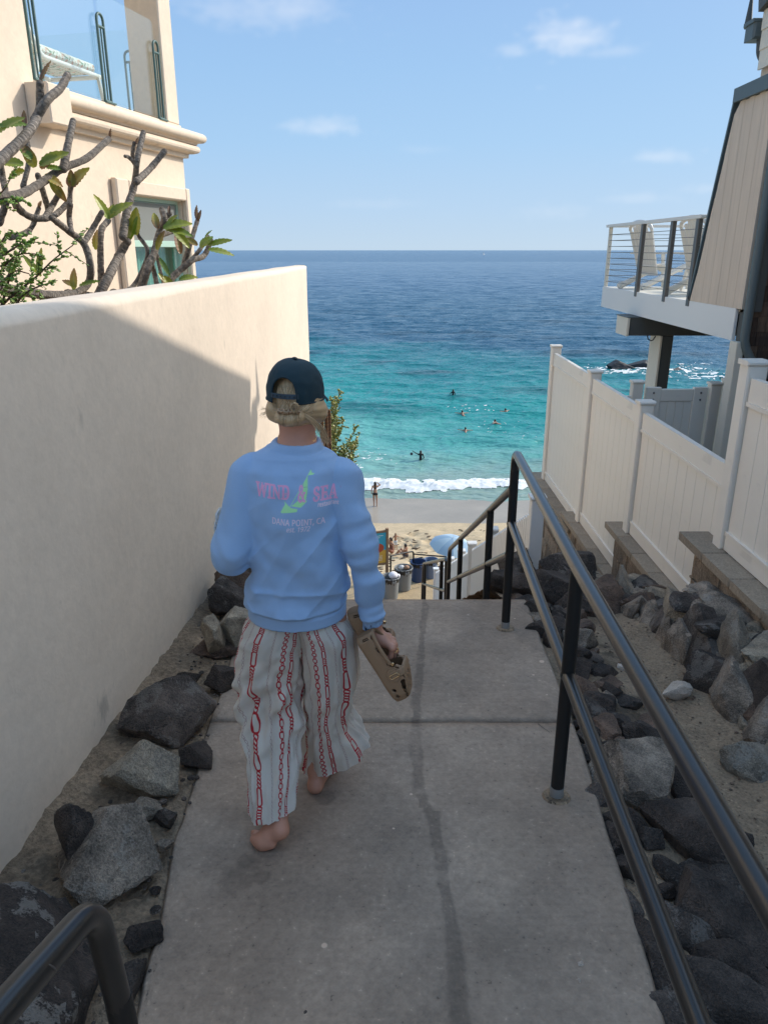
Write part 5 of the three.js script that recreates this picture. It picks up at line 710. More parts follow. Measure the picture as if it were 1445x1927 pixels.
// ---------------------------------------------------------------- the walking person
const skinMat = phys({ map: texture(256, 256, (u, v) => { const s = 0.96 + 0.08 * (N2(u, v) - 0.5); return [0.84 * s, 0.60 * s, 0.49 * s]; }, { srgb: true }), roughness: 0.5, bumpMap: grit, bumpScale: 0.0004 });
{
  const O = V(-0.28, rampY(2.25), -2.25);
  const P = thing('person', 'person in blue sweatshirt and red-patterned trousers walking barefoot towards the beach', 'person', O.toArray());
  const j = (px, py, D) => at(px, py, D).sub(O);            // joints in the person's own frame
  const w = (x, y, D) => V(x, y, -D).sub(O);
  // --- joints
  const headC = w(-0.270, -0.436, 2.29), neckB = w(-0.272, -0.60, 2.27), neckT = w(-0.268, -0.48, 2.28);
  const shL = w(-0.418, -0.676, 2.26), elL = w(-0.488, -0.905, 2.19), wrL = w(-0.43, -0.86, 2.43), shR = w(-0.140, -0.682, 2.25), elR = w(-0.066, -0.915, 2.19), wrR = j(706, 1192, 2.215);
  const ankR = w(-0.258, rampY(2.36) + 0.09, 2.365), ankL = w(-0.374, -1.795, 2.085), kneeR = w(-0.20, -1.55, 2.36), kneeL = w(-0.40, -1.52, 2.33), hipL = w(-0.36, -1.15, 2.25), hipR = w(-0.20, -1.15, 2.25);
  // --- body: one surface. Head and neck, trunk, arms, legs, hands and feet are fields joined smoothly
  const parts = [];
  const trunk = (x, y, z) => {
    let d = ell(x, y, z, headC, 0.073, 0.098, 0.092); d = smin(d, ell(x, y, z, V(headC.x + 0.018, headC.y - 0.055, headC.z - 0.05), 0.05, 0.06, 0.045), 0.03);
    d = smin(d, cone(x, y, z, neckT, neckB, 0.050, 0.062), 0.03); d = smin(d, cone(x, y, z, shL, shR, 0.055, 0.055), 0.05);
    d = smin(d, ell(x, y, z, w(-0.275, -0.80, 2.25), 0.13, 0.22, 0.085), 0.06); d = smin(d, ell(x, y, z, w(-0.28, -1.08, 2.25), 0.135, 0.15, 0.10), 0.06);
    d = smin(d, cone(x, y, z, hipL, kneeL, 0.075, 0.050), 0.03); d = smin(d, cone(x, y, z, kneeL, ankL, 0.046, 0.032), 0.03); d = smin(d, cone(x, y, z, hipR, kneeR, 0.075, 0.050), 0.03); d = smin(d, cone(x, y, z, kneeR, ankR, 0.046, 0.032), 0.03);
    d = smin(d, cone(x, y, z, shL, elL, 0.040, 0.034), 0.03); d = smin(d, cone(x, y, z, elL, wrL, 0.034, 0.025), 0.02); d = smin(d, cone(x, y, z, shR, elR, 0.040, 0.034), 0.03); d = smin(d, cone(x, y, z, elR, wrR, 0.034, 0.026), 0.02);
    // ears
    const eR = V(headC.x + 0.074, headC.y - 0.012, headC.z + 0.005), eL = V(headC.x - 0.073, headC.y - 0.012, headC.z + 0.005); d = smin(d, ell(x, y, z, eR, 0.012, 0.030, 0.018), 0.008); d = smin(d, ell(x, y, z, eL, 0.012, 0.030, 0.018), 0.008);
    // nose, brow, lips (she faces away)
    const f = V(headC.x + 0.028, headC.y, headC.z - 0.088); d = smin(d, ell(x, y, z, V(f.x, f.y - 0.02, f.z - 0.006), 0.012, 0.022, 0.016), 0.012); d = smin(d, ell(x, y, z, V(f.x, f.y - 0.055, f.z + 0.006), 0.022, 0.009, 0.010), 0.010);
    return d;
  };
  parts.push(nets(trunk, [-0.32, -0.02, -0.30], [0.36, 1.68, 0.30], 0.012));
  // right hand: a loose fist hooked into the clogs, knuckles up and outwards
  {
    const kn = [j(730, 1198, 2.235), j(738, 1205, 2.215), j(741, 1213, 2.19), j(738, 1219, 2.165)];      // index (far) to little (near)
    const pal = j(717, 1203, 2.205), md = [j(744, 1216, 2.25), j(746, 1226, 2.225), j(743, 1233, 2.195), j(735, 1236, 2.165)], tp = [j(728, 1230, 2.265), j(727, 1240, 2.24), j(724, 1244, 2.21), j(718, 1242, 2.18)];
    const th = [j(708, 1206, 2.215), j(709, 1222, 2.205), j(716, 1236, 2.215)];
    const hand = (x, y, z) => {
      let d = cone(x, y, z, wrR, pal, 0.025, 0.027); for (let k = 0; k < 4; k++) d = smin(d, cone(x, y, z, wrR.clone().lerp(pal, 0.6), kn[k], 0.017, 0.0115), 0.014);
      let f = 9; for (let k = 0; k < 4; k++) { const r = k === 3 ? 0.0082 : 0.0094, q = Math.min(cone(x, y, z, kn[k], md[k], r * 1.15, r), cone(x, y, z, md[k], tp[k], r, r * 0.82)); f = Math.min(f, smin(q, Math.hypot(x - kn[k].x, y - kn[k].y, z - kn[k].z) - r * 1.35, 0.006)); }
      d = smin(d, f, 0.006); d = smin(d, Math.min(cone(x, y, z, wrR.clone().lerp(pal, 0.5), th[0], 0.017, 0.013), smin(cone(x, y, z, th[0], th[1], 0.013, 0.0105), cone(x, y, z, th[1], th[2], 0.0105, 0.0085), 0.008)), 0.008);
      d = smin(d, cone(x, y, z, elR.clone().lerp(wrR, 0.7), wrR, 0.029, 0.0255), 0.01);
      return d;
    };
    const b = wrR; parts.push(nets(hand, [b.x - 0.07, b.y - 0.15, b.z - 0.12], [b.x + 0.11, b.y + 0.06, b.z + 0.12], 0.0035));
    const ring = std({ color: L(0.85, 0.58, 0.22), roughness: 0.22, metalness: 1 });
    for (const k of [1, 2]) { const c = kn[k].clone().lerp(md[k], 0.55), dir = md[k].clone().sub(kn[k]).normalize(); mesh('ring', orient(new THREE.TorusGeometry(0.0103, 0.0014, 6, 18), c, c.clone().addScaledVector(dir, 0.001)), ring, P); }
  }
  // left hand, curled in front of the body
  {
    const b = wrL, d0 = V(0.5, 0.1, -1).normalize(); const hand = (x, y, z) => { const pal = b.clone().addScaledVector(d0, 0.06); let d = cone(x, y, z, b, pal, 0.023, 0.028); for (let k = 0; k < 4; k++) { const kn = b.clone().addScaledVector(d0, 0.085).add(V(0, 0.03 - k * 0.02, 0)), md = kn.clone().add(V(0.035, -0.006, -0.018)), tp = md.clone().add(V(0.004, -0.004, 0.03)); d = smin(d, smin(cone(x, y, z, pal, kn, 0.014, 0.010), smin(cone(x, y, z, kn, md, 0.010, 0.009), cone(x, y, z, md, tp, 0.009, 0.0075), 0.004), 0.006), 0.006); } return smin(d, cone(x, y, z, b.clone().addScaledVector(d0, 0.03).add(V(0.01, 0.02, 0)), b.clone().addScaledVector(d0, 0.08).add(V(0.035, 0.045, 0)), 0.012, 0.009), 0.01); };
    parts.push(nets(hand, [b.x - 0.06, b.y - 0.08, b.z - 0.18], [b.x + 0.16, b.y + 0.1, b.z + 0.05], 0.004));
  }
  // feet: right flat ahead, left pushing off on its toes
  const foot = (ank, heel, ball, toes, side, shin = V(0, 0.09, 0)) => { const up = ank.clone().add(shin); return (x, y, z) => { let d = cone(x, y, z, ank, up, 0.031, 0.036); d = smin(d, cone(x, y, z, ank, heel, 0.030, 0.027), 0.025); d = smin(d, cone(x, y, z, heel, ball, 0.026, 0.027), 0.02); d = smin(d, cone(x, y, z, ank, ball, 0.027, 0.022), 0.025); for (let k = 0; k < 5; k++) { const s = side.clone().multiplyScalar((k - 2) * 0.0165), a = ball.clone().add(s), b = toes.clone().add(s.clone().multiplyScalar(1.05)).lerp(ball, k * 0.05), r = k === 0 ? 0.0125 : 0.0092; d = smin(d, cone(x, y, z, ball.clone().add(s.clone().multiplyScalar(0.6)), a, 0.02, 0.016), 0.012); d = smin(d, cone(x, y, z, a, b, 0.0125, r), 0.007); } return d; }; };
  {
    const g0 = (p, D) => rampY(D) - O.y + 0.0; 
    let heel = w(-0.262, rampY(2.335) + 0.027, 2.335), ball = w(-0.224, rampY(2.475) + 0.024, 2.475), toes = w(-0.206, rampY(2.535) + 0.012, 2.535);
    parts.push(nets(foot(ankR.clone().setY(heel.y + 0.06), heel, ball, toes, V(0.94, 0, 0.3)), [heel.x - 0.06, heel.y - 0.06, toes.z - 0.04], [toes.x + 0.09, heel.y + 0.2, heel.z + 0.06], 0.005));
    heel = j(524, 1562, 2.085); ball = w(-0.345, rampY(2.06) + 0.026, 2.055); 
    heel = j(528, 1562, 2.025); { const q = onRamp(496, 1594); ball = w(q.x, rampY(-q.z) + 0.024, -q.z); toes = w(q.x - 0.022, rampY(-q.z + 0.06) + 0.012, -q.z + 0.06); }
    parts.push(nets(foot(heel.clone().add(V(-0.012, 0.040, -0.060)), heel, ball, toes, V(-0.92, 0, -0.35), V(-0.014, 0.05, -0.055)), [ball.x - 0.11, ball.y - 0.06, toes.z - 0.04], [heel.x + 0.08, heel.y + 0.2, heel.z + 0.07], 0.005));
  }
  const bodyG = merge(parts); { const p = bodyG.attributes.position, uv = bodyG.attributes.uv; for (let i = 0; i < p.count; i++) uv.setXY(i, p.getX(i) * 4, p.getY(i) * 4 + p.getZ(i)); }
  mesh('body', bodyG, skinMat, P);
  { const c = neckB.clone().lerp(neckT, 0.42); const neck = sheet(40, 4, (a, b) => { const t = a * 6.2832, f = b * 6.2832, r = 0.0605; return [c.x + (r + 0.001 * Math.cos(f)) * Math.cos(t), c.y + 0.012 * Math.sin(t) * -1 - 0.002 + 0.001 * Math.sin(f), c.z + (r + 0.001 * Math.cos(f)) * Math.sin(t)]; }); mesh('necklace', neck, std({ color: L(0.8, 0.55, 0.22), roughness: 0.25, metalness: 1 }), P); }
  { const e = V(headC.x + 0.082, headC.y - 0.052, headC.z + 0.008), g = []; for (let k = 0; k < 6; k++) g.push(new THREE.SphereGeometry(0.0028, 6, 5).translate(e.x, e.y - k * 0.007, e.z)); mesh('earring', merge(g), std({ color: L(0.85, 0.62, 0.28), roughness: 0.25, metalness: 1 }), P); }

  // --- sweatshirt
  const tors = [[-0.558, 0.060, 0.060, 2.272], [-0.580, 0.094, 0.074, 2.268], [-0.605, 0.135, 0.088, 2.262], [-0.645, 0.166, 0.104, 2.256], [-0.69, 0.172, 0.114, 2.252], [-0.80, 0.164, 0.128, 2.248], [-0.95, 0.160, 0.132, 2.246], [-1.06, 0.166, 0.138, 2.245], [-1.098, 0.174, 0.146, 2.245], [-1.118, 0.172, 0.144, 2.245], [-1.16, 0.172, 0.144, 2.245]];
  const torsX = (y) => lerpTable([[-1.16, -0.283], [-1.0, -0.281], [-0.8, -0.277], [-0.62, -0.275], [-0.55, -0.272]], y);
  const ti = (y) => { let i = 0; while (i < tors.length - 2 && y < tors[i + 1][0]) i++; const a = tors[i], b = tors[i + 1], t = clamp((y - a[0]) / (b[0] - a[0])), s = t * t * (3 - 2 * t) * 0.4 + t * 0.6; return [mix(a[1], b[1], s), mix(a[2], b[2], s), mix(a[3], b[3], s)]; };
  const folds = (x, y, z) => {                                                       // cloth folds, world-sized
    const Y = y + O.y, X = x;
    let f = 0.014 * n3(x * 5 + Y * 2, Y * 4.2, z * 4) + 0.006 * n3(x * 13 - Y * 6, Y * 9, z * 9);
    const ridge = (q) => Math.pow(1 - Math.min(1, Math.abs(q) * 2.1), 2) * 0.6; f += 0.007 * n3(x * 9 + Y * 14, Y * 7 - x * 5, z * 5 + 3) * smooth(-0.68, -0.85, Y) + 0.003 * n3(x * 30, Y * 24, z * 24);
    f += 0.013 * ridge(n3((x - Y * 0.8) * 5.5, (Y + x) * 1.3, 7.7)) * smooth(-0.66, -0.8, Y); f += 0.012 * ridge(n3((x + Y * 0.9) * 5.2, (Y - x) * 1.4, 3.1)) * smooth(-0.75, -0.95, Y);
    f += 0.012 * ridge(n3(x * 2.0 + 4, Y * 13, z * 2)) * smooth(-0.96, -1.04, Y) * (1 - smooth(-1.085, -1.11, Y));
    return f;
  };
  const sleeve = (x, y, z, a, b, c, ra, rb, rc, ph) => {
    const d1 = cone(x, y, z, a, b, ra, rb), d2 = cone(x, y, z, b, c, rb, rc); let d = smin(d1, d2, 0.03);
    const t = clamp(((x - b.x) * (c.x - b.x) + (y - b.y) * (c.y - b.y) + (z - b.z) * (c.z - b.z)) / b.distanceToSquared(c)), nearEl = Math.exp(-Math.pow(Math.hypot(x - b.x, y - b.y, z - b.z) / 0.11, 2)), ax = (x * (c.x - a.x) + y * (c.y - a.y) + z * (c.z - a.z)) / a.distanceTo(c);
    d -= 0.020 * nearEl * n3(ax * 26 + ph, x * 9 + z * 6, 2.2 + ph) + 0.012 * n3(ax * 12 + z * 9, x * 8, ph) + (t > 0.5 ? 0.014 * smooth(0.45, 0.75, t) * n3(ax * 34, x * 6 + z * 8, ph + 4) : 0);
    return d;
  };
  const cuffR = wrR.clone().lerp(elR, 0.06), cuffL = wrL.clone().lerp(elL, 0.08);
  const dirR = cuffR.clone().sub(elR).normalize(), dirL = cuffL.clone().sub(elL).normalize();
  const sweat = (x, y, z) => {
    const Y = y + O.y, [a0, b, D] = ti(Y), a = a0 * 0.95, cx = torsX(Y) - 0.007 - O.x, cz = -D - O.z, q = Math.hypot((x - cx) / a, (z - cz) / b); let d = (q - 1) * Math.min(a, b) * 0.9; d = Math.max(d, -1.148 - Y, Y + 0.566);
    d -= folds(x, y, z) * smooth(-0.57, -0.66, Y) * (1 - smooth(-1.095, -1.115, Y));
    d += 0.006 * Math.exp(-Math.pow((Y + 1.104) / 0.005, 2));                          // seam above the hem band
    const inner = Math.hypot((x - cx) / (a - 0.012), (z - cz) / (b - 0.012));
    // neck opening with its rib
    const nx = x - (neckB.x), nz = z - (neckB.z), nq = Math.hypot(nx / 1.06, nz); const rimY = neckB.y + 0.028 - nz * 0.10; const rib = Math.hypot(nq - 0.066, (y - rimY + 0.006) * 0.6) - 0.0105; d = smin(d, rib, 0.008); d = Math.max(d, 0.057 - nq + (y < rimY - 0.05 ? 1 : 0) * -1);
    d += 0.003 * Math.exp(-Math.pow((nq - 0.082) / 0.003, 2)) * (y > rimY - 0.05 ? 1 : 0);
    let s = sleeve(x, y, z, shL, elL, cuffL, 0.071, 0.060, 0.044, 1.3); d += 0.004 * Math.exp(-(((s - d) / 0.005) ** 2)) * smooth(-0.9, -0.8, Y); d = smin(d, s, 0.016);
    let r = sleeve(x, y, z, shR, elR, cuffR, 0.068, 0.053, 0.043, 5.1);
    const tr = (x - cuffR.x) * dirR.x + (y - cuffR.y) * dirR.y + (z - cuffR.z) * dirR.z; r = Math.max(r, tr); if (tr > -0.05) r += 0.006 * smooth(-0.055, -0.045, tr) - 0.0015 * Math.sin(Math.atan2(x - cuffR.x, z - cuffR.z) * 26);
    r += 0.004 * Math.exp(-Math.pow((tr + 0.052) / 0.004, 2)); r = Math.max(r, -(cone(x, y, z, elR, wrR.clone().addScaledVector(dirR, 0.1), 0.033, 0.030)) - (tr < -0.04 ? 1 : 0));
    d += 0.004 * Math.exp(-(((r - d) / 0.005) ** 2)) * smooth(-0.9, -0.8, Y); d = smin(d, r, 0.016);
    return d;
  };
  const sg = (g0 => { const g = g0.toNonIndexed(); return g; })(nets(sweat, [-0.31, 0.66, -0.30], [0.34, 1.43, 0.26], 0.0065));
  // print on the back: canvas in the plane of the shoulders
  const SW = 0.66, SH = 0.66, sx0 = -0.60, sy0 = -1.20, CW = 2000;
  const cv = document.createElement('canvas'); cv.width = cv.height = CW; const c = cv.getContext('2d');
  c.fillStyle = 'rgb(168,198,232)'; c.fillRect(0, 0, CW, CW);
  { const R = rng(4); for (let k = 0; k < 60000; k++) { const v = 118 + R() * 110; c.fillStyle = `rgba(${v * 0.92},${v},${v * 1.12},0.10)`; c.fillRect(R() * CW, R() * CW, 1 + R() * 14, 1.2); } }
  const BD = 2.118, pt = (px, py) => { const q = at(px, py, BD); return [(q.x - sx0) / SW * CW, CW - (q.y - sy0) / SH * CW]; };
  const text = (s, px0, px1, py0, py1, font, col, rot = 0) => { const [xa, ya] = pt(px0, py0), [xb, yb] = pt(px1, py1); c.save(); c.translate(xa, ya); c.font = `${font.replace('#', '200px')}`; const m = c.measureText(s).width; c.rotate(rot); c.scale((xb - xa) / m, (yb - ya) / 142); c.fillStyle = c.strokeStyle = col; c.lineWidth = font.startsWith('bold') ? 9 : 6; c.strokeText(s, 0, 142); c.fillText(s, 0, 142); c.restore(); };
  const poly = (pts, col) => { c.fillStyle = col; c.beginPath(); pts.forEach(([a, b], i) => { const q = pt(a, b); i ? c.lineTo(...q) : c.moveTo(...q); }); c.closePath(); c.fill(); };
  const green = 'rgb(196,255,184)', pink = 'rgb(255,188,222)';
  poly([[528, 964], [536, 950], [534, 945], [542, 952], [548, 956], [560, 958], [559, 963], [530, 966]], green); poly([[548, 953], [560, 944], [574, 942], [577, 946], [566, 956]], green); poly([[577, 904], [576, 902], [570, 916], [566, 930], [562, 940], [575, 946], [578, 925]], green); poly([[578, 900], [583, 893], [584, 897], [590, 899], [586, 901], [579, 901]], green);
  c.strokeStyle = green; c.lineWidth = 5; c.beginPath(); c.moveTo(...pt(546, 954)); c.lineTo(...pt(577, 902)); c.lineTo(...pt(582, 893)); c.stroke(); c.strokeStyle = 'rgba(120,170,190,0.8)'; c.lineWidth = 3; c.beginPath(); c.moveTo(...pt(568, 921)); c.lineTo(...pt(578, 921)); c.stroke();
  text('WIND', 477, 546, 915, 940, 'bold # serif', pink, 0.035); text('&', 559, 575, 918, 946, 'bold # serif', pink, 0.03); text('SEA', 588, 634, 922, 947, 'bold # serif', pink, 0.04);
  { const deco = (px, py, r) => { const [a, b] = pt(px, py); c.fillStyle = pink; c.beginPath(); c.arc(a, b, r, 0, 7); c.fill(); c.fillStyle = 'rgb(168,198,232)'; c.beginPath(); c.arc(a, b, r * 0.42, 0, 7); c.fill(); }; for (const [a, b] of [[495, 921], [538, 932], [598, 938], [612, 938], [623, 940]]) deco(a, b, 13); }
  text('restaurant', 597, 636, 950, 958, 'bold # sans-serif', 'rgb(255,230,244)', 0.06); text('DANA POINT, CA', 511, 611, 975, 986, '# sans-serif', 'rgb(255,230,244)', 0.05); text('est. 1972', 539, 583, 990, 999, 'italic # sans-serif', 'rgb(255,234,248)', 0.04);
  { const [a, b] = pt(639, 928); c.strokeStyle = 'rgba(205,160,200,0.8)'; c.lineWidth = 2; c.beginPath(); c.arc(a, b, 7, 0, 7); c.stroke(); c.fillStyle = 'rgba(205,160,200,0.8)'; c.font = '11px sans-serif'; c.fillText('R', a - 4, b + 4); }
  const ct = new THREE.CanvasTexture(cv); ct.colorSpace = THREE.SRGBColorSpace; ct.wrapS = ct.wrapT = THREE.ClampToEdgeWrapping;
  const p = sg.attributes.position, nn = sg.attributes.normal, uv = sg.attributes.uv;
  for (let i = 0; i < p.count; i += 3) { const back = nn.getZ(i) + nn.getZ(i + 1) + nn.getZ(i + 2) > -0.3; for (let m = i; m < i + 3; m++) { const X = p.getX(m) + O.x, Y = p.getY(m) + O.y; uv.setXY(m, back ? (X - sx0) / SW : (X - sx0) / SW * 0.3, back ? (Y - sy0) / SH : (Y - sy0) / SH * 0.25); } }   // the front is plain
  const knit = texture(512, 512, (u, v) => 0.5 + 0.3 * Math.sin(u * 6.2832 * 64) * Math.sin(v * 6.2832 * 64) + 0.3 * (N3(u, v) - 0.5), { repeat: [5, 5] });
  mesh('sweatshirt', sg, phys({ map: ct, roughness: 0.95, sheen: 0.35, sheenRoughness: 0.6, sheenColor: L(0.5, 0.6, 0.8), bumpMap: knit, bumpScale: 0.0012 }), P);

  // --- trousers: two wide legs of printed cloth, meeting at the seat seam
  const TX = 1024, tc = document.createElement('canvas'); tc.width = TX; tc.height = TX; const q = tc.getContext('2d');      // tile: 0.30 m across, 0.30 m along
  q.fillStyle = 'rgb(255,246,236)'; q.fillRect(0, 0, TX, TX);
  { const R = rng(6); for (let k = 0; k < 9000; k++) { q.fillStyle = `rgba(${215 + R() * 40},${195 + R() * 55},${180 + R() * 55},0.14)`; R() > 0.5 ? q.fillRect(R() * TX, R() * TX, 1.6, 10 + R() * 50) : q.fillRect(R() * TX, R() * TX, 10 + R() * 50, 1.6); } }
  const rect = (x, y, ww, hh, lw, col) => { q.strokeStyle = col; q.lineWidth = lw; q.beginPath(); q.roundRect(x - ww / 2, y, ww, hh, Math.min(ww, hh) * 0.42); q.stroke(); };
  const red = 'rgb(214,44,52)', tan = 'rgb(196,158,150)';
  for (let y = 0; y < TX; y += 512) { rect(130, y + 4, 88, 290, 28, red); for (let k = 0; k < 4; k++) { q.save(); q.translate(130, y + 322 + k * 49); q.rotate(0.3); rect(0, -18, 84, 52, 22, red); q.restore(); } }       // long-and-short chain
  for (let y = 0; y < TX; y += 85.33) { rect(330, y + 5, 26, 50, 5, tan); rect(330, y + 56, 13, 26, 5, tan); }                                                     // fine chain
  for (let y = 0; y < TX; y += 341.33) { rect(530, y + 4, 56, 190, 20, red); for (let k = 0; k < 3; k++) { q.save(); q.translate(530, y + 222 + k * 44); q.rotate(0.35); rect(0, -16, 54, 40, 17, red); q.restore(); } }
  for (let y = 0; y < TX; y += 146.28) { rect(690, y + 6, 66, 84, 19, red); rect(690, y + 98, 32, 40, 16, red); }                                                 // square links
  for (let y = 0; y < TX; y += 85.33) { rect(880, y + 5, 24, 50, 5, tan); rect(880, y + 56, 12, 26, 5, tan); }
  const tt = new THREE.CanvasTexture(tc); tt.colorSpace = THREE.SRGBColorSpace; tt.wrapS = tt.wrapT = THREE.RepeatWrapping;
  const linen = texture(512, 512, (u, v) => 0.5 + 0.25 * Math.sin(u * 6.2832 * 90) + 0.25 * Math.sin(v * 6.2832 * 90) + 0.5 * (N3(u, v) - 0.5), { repeat: [2, 2] });
  const linenM = phys({ map: tt, color: L(1, 0.97, 0.91), roughness: 0.92, bumpMap: linen, bumpScale: 0.0012, transmission: 0.05, thickness: 0 });
  const leg = (rows, ph, u0, bend, hemTilt) => {
    const nu = 150, nv = 170, at0 = (k, v) => { const f = v * (rows.length - 1), i = Math.min(rows.length - 2, Math.floor(f)), t = f - i, a = rows[Math.max(0, i - 1)][k], b = rows[i][k], cc = rows[i + 1][k], d = rows[Math.min(rows.length - 1, i + 2)][k]; return 0.5 * (2 * b + (cc - a) * t + (2 * a - 5 * b + 4 * cc - d) * t * t + (3 * b - a - 3 * cc + d) * t * t * t); };
    return sheet(nu, nv, (a, b) => {
      const th = a * 2 * Math.PI, co = Math.cos(th), si = Math.sin(th), y0 = at0(0, b), cx = at0(1, b), D = at0(2, b), A = at0(3, b), B = at0(4, b);
      const dr = smooth(0.12, 0.5, b); let f = dr * (0.009 * Math.sin(th * 3 + ph + 3.5 * n3(b * 3, ph, 1)) + 0.018 * n3(co * 2.2 + ph, b * 3.5, si * 2.2) + 0.010 * n3(co * 4.5, b * 7 + co * 2, si * 4.5 + ph) + 0.004 * (1 - smooth(0.85, 1, b)) * n3(co * 7, b * 20, si * 7)) + 0.006 * n3(co * 3 + ph, b * 9, si * 3);
      const kneeF = Math.exp(-Math.pow((b - bend[0]) / bend[1], 2)); f += bend[2] * kneeF * (n3(co * 1.5 + ph, b * 12 + si * 1.6 + co * 1.2, ph) + 0.35 * n3(co * 2.6, b * 22 + co * 2, ph + 2));
      f += 0.005 * (1 - dr) * n3(co * 4, b * 16 + co * 3, ph + 6);
      const r = 1 + f / Math.max(A, B) * 1.15, y = y0 - (hemTilt[0] * co + hemTilt[1] * si) * smooth(0.6, 1, b) ;
      const tw = 0.5 * n3(b * 2.2, ph, 9) + bend[2] * 9 * kneeF * n3(b * 14, ph, 3);
      return [cx + A * r * co - O.x, y - O.y, -D + B * r * si - O.z, (u0 + a * 0.70) / 0.22 + tw * 0.20, b * 0.86 / 0.22];
    }, true);
  };
  const lg = [[-1.08, -0.350, 2.245, 0.080, 0.105], [-1.145, -0.352, 2.245, 0.092, 0.118], [-1.20, -0.368, 2.245, 0.106, 0.130], [-1.28, -0.384, 2.255, 0.108, 0.134], [-1.42, -0.400, 2.275, 0.112, 0.128], [-1.56, -0.402, 2.275, 0.108, 0.122], [-1.67, -0.394, 2.22, 0.090, 0.108], [-1.755, -0.388, 2.145, 0.080, 0.094], [-1.812, -0.387, 2.095, 0.077, 0.084]];
  const rg = [[-1.08, -0.228, 2.245, 0.074, 0.105], [-1.152, -0.226, 2.245, 0.082, 0.116], [-1.205, -0.202, 2.25, 0.096, 0.130], [-1.28, -0.196, 2.265, 0.094, 0.134], [-1.42, -0.196, 2.30, 0.095, 0.130], [-1.56, -0.206, 2.335, 0.085, 0.120], [-1.67, -0.205, 2.37, 0.092, 0.112], [-1.765, -0.194, 2.395, 0.116, 0.108], [-1.832, -0.188, 2.405, 0.130, 0.106]];
  const T = new THREE.Group(); put(T, 'trousers', P);
  mesh('trouser_leg', leg(lg, 0.7, 0.02, [0.55, 0.17, 0.040], [-0.012, 0.012]), linenM, T); mesh('trouser_leg', leg(rg, 2.9, 0.17, [0.62, 0.16, 0.022], [-0.06, 0.02]), linenM, T);

  // --- hair: a combed mass drawn into a low bun, with separate strands
  const tie = w(-0.284, -0.452, 2.176), hairC = headC;
  const H = [];
  const mass = (x, y, z) => { let d = ell(x, y, z, V(hairC.x, hairC.y + 0.004, hairC.z + 0.002), 0.079, 0.100, 0.097); d = smin(d, ell(x, y, z, V(hairC.x, hairC.y - 0.030, hairC.z + 0.018), 0.080, 0.045, 0.088), 0.02); d = Math.max(d, -(z - (hairC.z - 0.045)) , -(y - (hairC.y - 0.085))); d = smin(d, ell(x, y, z, V(tie.x + 0.002, tie.y - 0.022, tie.z - 0.010), 0.045, 0.024, 0.030), 0.02); d = smin(d, ell(x, y, z, V(hairC.x + 0.062, hairC.y - 0.035, hairC.z + 0.02), 0.034, 0.035, 0.05), 0.02); d = smin(d, ell(x, y, z, V(hairC.x - 0.064, hairC.y - 0.030, hairC.z + 0.02), 0.030, 0.035, 0.05), 0.02); return d + 0.003 * n3(x * 40, y * 22, z * 30); };
  H.push(paint(nets(mass, [hairC.x - 0.12, hairC.y - 0.12, hairC.z - 0.08], [hairC.x + 0.12, hairC.y + 0.13, hairC.z + 0.17], 0.005), (x, y, z) => { const t = 0.5 + 0.9 * n3(Math.atan2(x - tie.x, y - tie.y) * 12, 2, z * 10); return [mix(0.40, 0.64, t), mix(0.25, 0.43, t), mix(0.12, 0.23, t)]; }));
  const R = rng(14), tones = [[0.72, 0.50, 0.28], [0.60, 0.39, 0.20], [0.46, 0.28, 0.13], [0.80, 0.60, 0.37], [0.34, 0.20, 0.09]];
  const strand = (pts, r) => { const t = tones[Math.floor(R() * R() * 5)], k = 0.8 + 0.4 * R(); H.push(flat(prep(new THREE.TubeGeometry(new THREE.CatmullRomCurve3(pts), 9, r, 3, false)), t.map((v) => v * k))); };
  const proj = (p, o) => { const d = p.clone().sub(V(hairC.x, hairC.y + 0.004, hairC.z + 0.012)); const q2 = Math.hypot(d.x / 0.082, d.y / 0.104, d.z / 0.094); return d.divideScalar(q2).multiplyScalar(o).add(V(hairC.x, hairC.y + 0.004, hairC.z + 0.012)); };
  for (let k = 0; k < 1500; k++) {                                                     // from under the cap to the tie
    const a = (k / 1500 - 0.5) * 3.1 + (R() - 0.5) * 0.05, inOpen = Math.abs(a + 0.24) < 0.40, y1 = inOpen ? hairC.y + 0.01 + 0.055 * R() : hairC.y + 0.002 - 0.012 * R(), s = V(hairC.x + 0.09 * Math.sin(a), y1, hairC.z + 0.1 * Math.cos(a)), e = tie.clone().add(V((R() - 0.5) * 0.05, 0.006 * R(), -0.004)), o = 1.0 + 0.035 * R(), sag = -0.03 * Math.abs(Math.sin(a)) * (0.4 + R());
    strand([proj(s, 0.96), proj(s.clone().lerp(e, 0.35).add(V(0, sag * 0.8, 0)), o + 0.04 * Math.abs(Math.sin(a))), proj(s.clone().lerp(e, 0.7).add(V(0, sag, 0)), o), e.clone().add(V(0, 0, 0.006))], 0.0004 + 0.0005 * R());
  }
  for (let k = 0; k < 620; k++) {                                                      // the bun: a roll lying across the nape
    const u = R(), sg2 = R() > 0.5 ? 1 : -1, ph = R() * 6.28, cx = tie.x + 0.002 + (u - 0.5) * 0.082, rr = (0.0235 + 0.002 * R()) * Math.sqrt(Math.max(0.1, 1 - Math.pow((u - 0.5) * 1.9, 2))), pts = []; for (let m = 0; m < 6; m++) { const t = ph + m * 0.5, dx = m * 0.0035 * sg2 * (0.5 - Math.abs(u - 0.5)); pts.push(V(cx + dx, tie.y - 0.022 + rr * Math.cos(t), tie.z - 0.010 + rr * 1.2 * Math.sin(t))); } strand(pts, 0.0004 + 0.0005 * R());
  }
